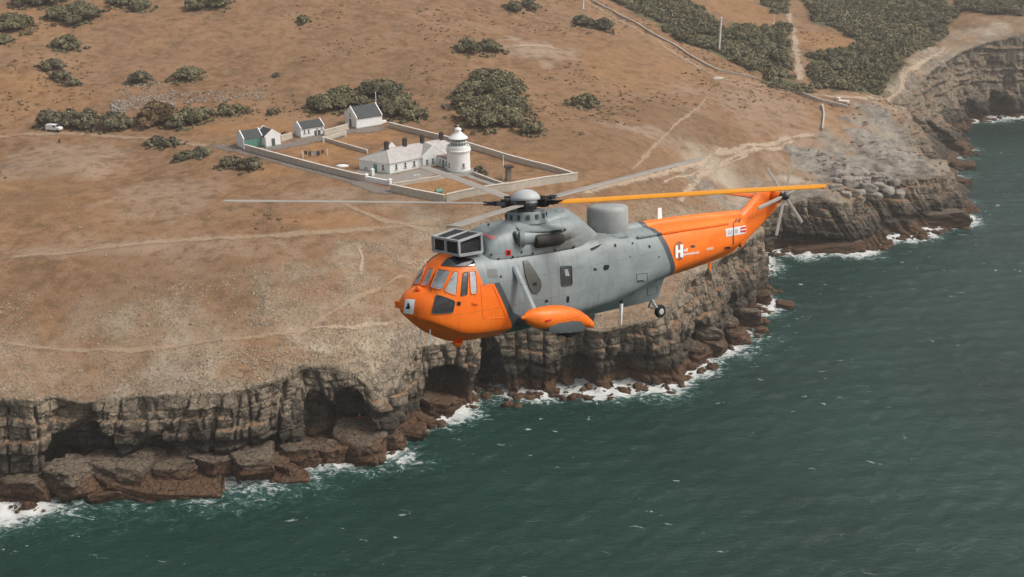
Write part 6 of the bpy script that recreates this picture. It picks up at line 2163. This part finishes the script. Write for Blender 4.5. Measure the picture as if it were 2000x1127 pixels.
blade_ant(10.36, 0, 2.9, .42, .22, HWHITE, sw=.04)
blade_ant(6.9, .15, .03, -.36, .30, HP_DK, sw=-.05)
blade_ant(12.95, 0, .97, -.28, .14, HP_OR, sw=.03)
for y_ in (.28, -.28):
    MB().tube([(-.55, y_, .80), (-.52, y_, .28)], .022, 8).build('probe', HWHITE, heli)
MB().tube([(-8.05, .55, .62), (-8.0, .62, .30)], [.05, .06], 8).build('flare_bracket', HBLACK, heli)
MB().tube([(-8.0, .62, .34), (-7.98, .62, .02), (-7.97, .62, -.42)], [.07, .05, .02], 8).build('aerial_mast', HWHITE, heli)
MB().lathe([(.17, 0), (.15, .08), (.07, .16), (.01, .18)], 14, M=Matrix.Translation((-1.62, .1, .10)) @ Matrix.Rotation(R(180), 4, 'X')).build('lower_beacon', HP_OR, heli, smooth=50)
MB().box(-.30, .10, -.64, -.36, 1.38, 1.60).build('nose_pod', HP_OR, heli, bevel=.02)
MB().lathe([(.12, 0), (.12, .08), (.07, .12), (.01, .13)], 16, M=Matrix.Translation((-.30, .18, 1.96)) @ Matrix.Rotation(R(-25), 4, 'Y')).build('nose_light', HP_OR, heli, smooth=50)
bpy.context.view_layer.update()

# ---- surface details raycast on the skin
def bvh_of(obs):
    V, F = [], []
    for o in obs:
        n = len(V)
        V += [v.co.copy() for v in o.data.vertices]
        F += [tuple(i + n for i in p.vertices) for p in o.data.polygons]
    return BVHTree.FromPolygons(V, F)


SKIN = bvh_of([fus, fin, cowl])


def refine_poly(px, cuts):
    bm = bmesh.new()
    f = bm.faces.new([bm.verts.new((a, b_, 0)) for a, b_ in px])
    bmesh.ops.triangulate(bm, faces=[f])
    if cuts:
        for _ in range(cuts):
            bmesh.ops.subdivide_edges(bm, edges=bm.edges[:], cuts=1, use_grid_fill=True)
    V = [(v.co.x, v.co.y) for v in bm.verts]
    bm.verts.index_update()
    F = [tuple(v.index for v in f.verts) for f in bm.faces]
    bm.free()
    return V, F


def project(V, F, off, tree=SKIN):
    out, ok = [], []
    for a, b_ in V:
        o, d = loc_ray(a, b_)
        hit, nrm, _, dist = tree.ray_cast(o, d)
        if hit is None:
            out.append(None)
        else:
            if nrm.dot(d) > 0: nrm = -nrm
            out.append(hit + nrm * off)
    F2 = [f for f in F if all(out[i] is not None for i in f)]
    # drop faces stretched over a gap
    F3 = []
    for f in F2:
        p = [out[i] for i in f]
        if max((p[i] - p[i - 1]).length for i in range(len(p))) < .9: F3.append(f)
    return [p if p is not None else Vector((0, 0, 0)) for p in out], F3


def decal(name, px, mat, off=.012, cuts=3, parent=heli, mirror=False, thick=0.0):
    V, F = refine_poly(px, cuts)
    P, F = project(V, F, off)
    if not F: return None
    used = sorted({i for f in F for i in f}); mp = {i: k for k, i in enumerate(used)}
    m = MB().add([P[i] for i in used], [tuple(mp[i] for i in f) for f in F])
    o = m.build(name, mat, parent, smooth=60)
    if mirror:
        m = MB().add([(P[i].x, -P[i].y, P[i].z) for i in used], [tuple(mp[i] for i in f)[::-1] for f in F])
        m.build(name, mat, parent, smooth=60)
    return o


def edge_frame(name, px, mat, w=.035, parent=heli, mirror=False, r=.018, off=.012):
    """a raised rubber/metal surround along a polygon"""
    pts = []
    n = len(px)
    for i in range(n):
        a, b_ = np.array(px[i], float), np.array(px[(i + 1) % n], float)
        for t in np.linspace(0, 1, 7)[:-1]: pts.append(tuple(a + (b_ - a) * t))
    P, _ = project(pts, [], off)
    P = [p for p in P if p.length > 0]
    P.append(P[0])
    MB().tube(P, r, 6, cap=False).build(name, mat, parent, smooth=60)
    if mirror: MB().tube([(p.x, -p.y, p.z) for p in P], r, 6, cap=False).build(name, mat, parent, smooth=60)


Z1 = lambda pts: [(a / 4.51 + 760, b_ / 4.508 + 430) for a, b_ in pts]       # nose close-up
Z2 = lambda pts: [(a / 3.22 + 740, b_ / 3.22 + 340) for a, b_ in pts]         # front half close-up
Z3 = lambda pts: [(a / 3.219 + 1100, b_ / 3.22 + 340) for a, b_ in pts]       # rear half close-up


def roundp(pts, r=.22, n=3):
    out = []
    N = len(pts)
    for i in range(N):
        p0, p1, p2 = [np.array(pts[(i + k) % N], float) for k in (-1, 0, 1)]
        a, b_ = p1 + (p0 - p1) * r, p1 + (p2 - p1) * r
        for t in np.linspace(0, 1, n + 1): out.append(tuple((1 - t) ** 2 * a + 2 * t * (1 - t) * p1 + t * t * b_))
    return out


PANES = [('windscreen', [(290, 390), (328, 400), (268, 560), (188, 568)], GLASS_L, False),
         ('windscreen_centre_pane', [(352, 425), (400, 425), (342, 577), (282, 578)], GLASS_L, False),
         ('windscreen', [(432, 430), (540, 447), (466, 618), (362, 592)], GLASS_L, False),
         ('quarter_window', [(572, 450), (610, 455), (590, 665), (482, 625)], GLASS_L, True),
         ('open_window', [(652, 465), (695, 455), (686, 655), (630, 668)], GLASS_D, True),  # closed dark pane, painted in for the dim cockpit behind an open window
         ('side_window', [(706, 447), (764, 447), (776, 645), (718, 652)], GLASS_L, True),
         ('chin_window', [(415, 655), (580, 710), (560, 815), (375, 825)], GLASS_D, True),
         ('roof_window', [(455, 400), (515, 335), (600, 318), (740, 345), (765, 400), (610, 413)], GLASS_D, True)]
for nm, pl, mt, mir in PANES:
    q = Z1(roundp(pl, .14, 2))
    decal(nm, q, mt, .006, 4, heli, mir)
    edge_frame('window_frame', q, HP_OR if mt is GLASS_L else HP_DK, parent=heli, mirror=mir, r=.013)
# wipers
for pts in ([(185, 570), (250, 520), (308, 455)], [(375, 630), (362, 575), (410, 470)]):
    P, _ = project(Z1(pts), [], .03)
    P = [p for p in P if p.length > 0]
    if len(P) < 2: continue
    MB().tube(P, .010, 5).build('wiper', HBLACK, heli)
decal('nose_badge', Z1([(146, 694), (230, 700), (212, 830), (127, 818)]), HWHITE, .012, 3)
decal('badge_figure', Z1([(175, 728), (182, 745), (186, 765), (184, 783), (150, 780), (152, 768), (162, 758), (164, 738)]), HBLACK, .02, 2)
decal('vent_scoop', Z1(roundp([(598, 715), (632, 718), (628, 752), (596, 752)], .2, 2)), HBLACK, .012, 2)
o_ = decal('door_handle', Z1([(732, 712), (790, 715), (788, 738), (735, 735)]), HP_OR, .05, 1)
edge_frame('crew_door_seam', Z2(roundp([(640, 700), (715, 700), (800, 900), (655, 910)], .1, 2)), HP_OR, r=.008, off=.004)
decal('access_panel', Z2(roundp([(680, 595), (742, 598), (748, 655), (684, 652)], .12, 2)), plain('patch_grey', (.20, .20, .19), .6, .3, .1), .008, 3)
q = Z2([(905, 548), (935, 545), (962, 585), (990, 625), (1015, 668), (1021, 705), (1010, 738), (990, 752), (965, 748), (945, 715), (920, 640)])
decal('bubble_window', q, plain('smoked_bubble', (.085, .088, .078), .25, .6, .15), .03, 3, heli, True)
edge_frame('bubble_rim', q, HP_DK, r=.012, mirror=True)
decal('bubble_vent', Z2([(965, 680), (988, 682), (988, 700), (966, 700)]), HBLACK, .045, 1)
q = Z2(roundp([(1140, 580), (1212, 578), (1215, 698), (1148, 705)], .12, 2))
decal('cabin_window', q, GLASS_D, .008, 3, heli, True)
edge_frame('window_frame', q, HP_DK, r=.016, mirror=True)
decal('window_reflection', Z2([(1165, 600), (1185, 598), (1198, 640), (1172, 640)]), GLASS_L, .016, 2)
q = Z2(roundp([(1180, 768), (1198, 768), (1196, 808), (1178, 808)], .2, 2))
decal('step_recess', q, HBLACK, .008, 2)
decal('step_recess', Z2([(1045, 790), (1062, 790), (1062, 806), (1045, 806)]), HBLACK, .012, 1)
decal('warning_plate', Z2([(795, 478), (830, 475), (832, 512), (798, 515)]), RED, .012, 2)
decal('warning_mark', Z2([(803, 484), (822, 483), (823, 506), (805, 508)]), HBLACK, .02, 1)
decal('warning_arrow', Z2([(652, 371), (735, 393), (740, 398), (705, 416), (703, 412), (727, 398), (652, 376)]), plain('faded_red', (.62, .22, .20), .5, .3, .1), .012, 2)
for a_, b_ in ((690, 320), (895, 490), (965, 498), (840, 520), (1105, 478), (1220, 460), (705, 508), (765, 645), (1185, 355), (750, 535), (1355, 598)):
    decal('skin_fitting', Z2([(a_ - 5, b_ - 6), (a_ + 6, b_ - 7), (a_ + 7, b_ + 6), (a_ - 4, b_ + 7)]), HBLACK, .02, 1)
for a_, b_, r_ in ((65, 455, 6), (325, 450, 9), (435, 435, 6), (540, 455, 8), (25, 355, 7), (600, 520, 5), (205, 600, 5), (420, 520, 4)):
    decal('skin_fitting', Z3([(a_ - r_ * .6, b_ - r_), (a_ + r_ * .6, b_ - r_), (a_ + r_, b_ + r_), (a_ - r_ * .4, b_ + r_)]), HBLACK, .02, 1)
decal('vent_scoop', Z3([(168, 470), (240, 440), (225, 458), (180, 482)]), HBLACK, .03, 2)
decal('filler_cap', Z3(roundp([(252, 572), (290, 570), (282, 600), (255, 604)], .3, 2)), HBLACK, .02, 2)
edge_frame('hatch_seam', Z3([(460, 630), (528, 622), (530, 672), (464, 680)]), HP_DK, r=.008, off=.004)
decal('hatch_sill', Z3([(462, 668), (505, 664), (505, 678), (463, 682)]), HP_DK, .01, 2)
edge_frame('hatch_seam', Z3([(528, 712), (590, 702), (592, 750), (530, 765)]), HP_DK, r=.008, off=.004)
decal('light_panel', Z3([(1020, 345), (1148, 322), (1150, 372), (1024, 395)]), plain('registration_panel', (.72, .70, .69), .5, .3, .05), .010, 3)
decal('red_flag', Z3([(1112, 336), (1145, 330), (1146, 362), (1114, 368)]), RED, .018, 2)
decal('flag_line', Z3([(1113, 349), (1145, 343), (1145, 349), (1113, 355)]), HWHITE, .024, 1)
decal('fold_seam', Z3([(1066, 300), (1072, 300), (1072, 440), (1066, 445)]), HP_DK, .016, 3)
for a_, b_ in ((1085, 262), (1030, 462)):
    decal('hinge', Z3([(a_ - 18, b_ - 5), (a_ + 18, b_ - 8), (a_ + 16, b_ + 5), (a_ - 14, b_ + 8)]), HBLACK, .03, 2)
decal('logo_ring', Z3([(728 + 34 * math.cos(t), 482 + 62 * math.sin(t)) for t in np.linspace(0, 2 * math.pi, 25)[:-1]]), plain('logo_brown', (.42, .13, .05), .5, .3, .1), .008, 3)  # brown disc printed behind the letter, part of the logo
decal('logo_aircraft', Z3([(796, 452), (812, 444), (828, 452), (826, 462), (806, 464)]), HP_DK, .012, 1)


def text_decal(name, txt, a, b_, hgt, mat, slope=-.14, shear=0, off=.014, wide=1.0):
    """lettering laid on the skin; (a, b) lower left in the rear close-up's pixels"""
    cu = bpy.data.curves.new('txt', 'FONT')
    cu.body = txt
    cu.resolution_u = 2
    cu.offset = .025
    o = bpy.data.objects.new('txt', cu); COL.objects.link(o)
    dg = bpy.context.evaluated_depsgraph_get()
    me = bpy.data.meshes.new_from_object(o.evaluated_get(dg))
    bpy.data.objects.remove(o)
    bm = bmesh.new(); bm.from_mesh(me)
    bmesh.ops.triangulate(bm, faces=bm.faces)
    bm.verts.index_update()
    k = hgt / .70
    V = [Z3([(a + v.co.x * k * wide, b_ - v.co.y * k + slope * v.co.x * k * wide)])[0] for v in bm.verts]
    F = [tuple(v.index for v in f.verts) for f in bm.faces]
    bm.free()
    P, F = project(V, F, off)
    if F: MB().add(P, F).build(name, mat, heli)


text_decal('logo_letter', 'H', 706, 528, 78, HWHITE, wide=.62, off=.016)
decal('logo_letter_stem', Z3([(704, 450), (719, 447), (719, 525), (704, 529)]), HWHITE, .02, 2)
decal('logo_letter_stem', Z3([(733, 443), (748, 441), (748, 519), (733, 522)]), HWHITE, .02, 2)
decal('logo_letter_bar', Z3([(719, 478), (733, 475), (733, 490), (719, 493)]), HWHITE, .022, 1)
text_decal('lettering', 'eli', 756, 488, 20, HWHITE)
text_decal('lettering', 'operations', 752, 512, 17, HWHITE, wide=.95)
decal('white_stripe', Z3([(898, 466), (943, 457), (945, 472), (900, 482)]), plain('worn_white_marking', (.80, .48, .33), .6, .3, .15, 6), .010, 3)
decal('panel_print', Z3([(1034, 354), (1062, 349), (1062, 378), (1036, 383)]), plain('print_grey', (.50, .46, .47), .5, .3, .2, 5), .016, 2)
decal('panel_print', Z3([(1078, 347), (1096, 343), (1098, 370), (1080, 374)]), bpy.data.materials['print_grey'], .016, 2)
for q in ([(1078, 290), (1092, 280), (1094, 288), (1084, 306), (1078, 306)], [(1096, 292), (1112, 276), (1117, 282), (1108, 306), (1098, 304)]):
    decal('tail_marking', Z3(q), plain('dark_red_marking', (.20, .05, .02), .5, .3, .1), .02, 1)
# ================================================================== SEA AIR
hz = MB().box(-6500, 6500, -6500, 6500, -4.0, 220).build('haze', None)
hm = bpy.data.materials.new('sea_haze')
hm.use_nodes = True
_n = hm.node_tree
_n.nodes.clear()
_pv = _n.nodes.new('ShaderNodeVolumePrincipled')
_pv.inputs['Color'].default_value = (0.93, 0.90, 0.86, 1)
_pv.inputs['Density'].default_value = 0.00025
_pv.inputs['Anisotropy'].default_value = 0.2
_mo = _n.nodes.new('ShaderNodeOutputMaterial')
_n.links.new(_pv.outputs[0], _mo.inputs['Volume'])
hz.data.materials.clear(); hz.data.materials.append(hm)
tag(hz, 'thin sea haze over the coast', kind='stuff')
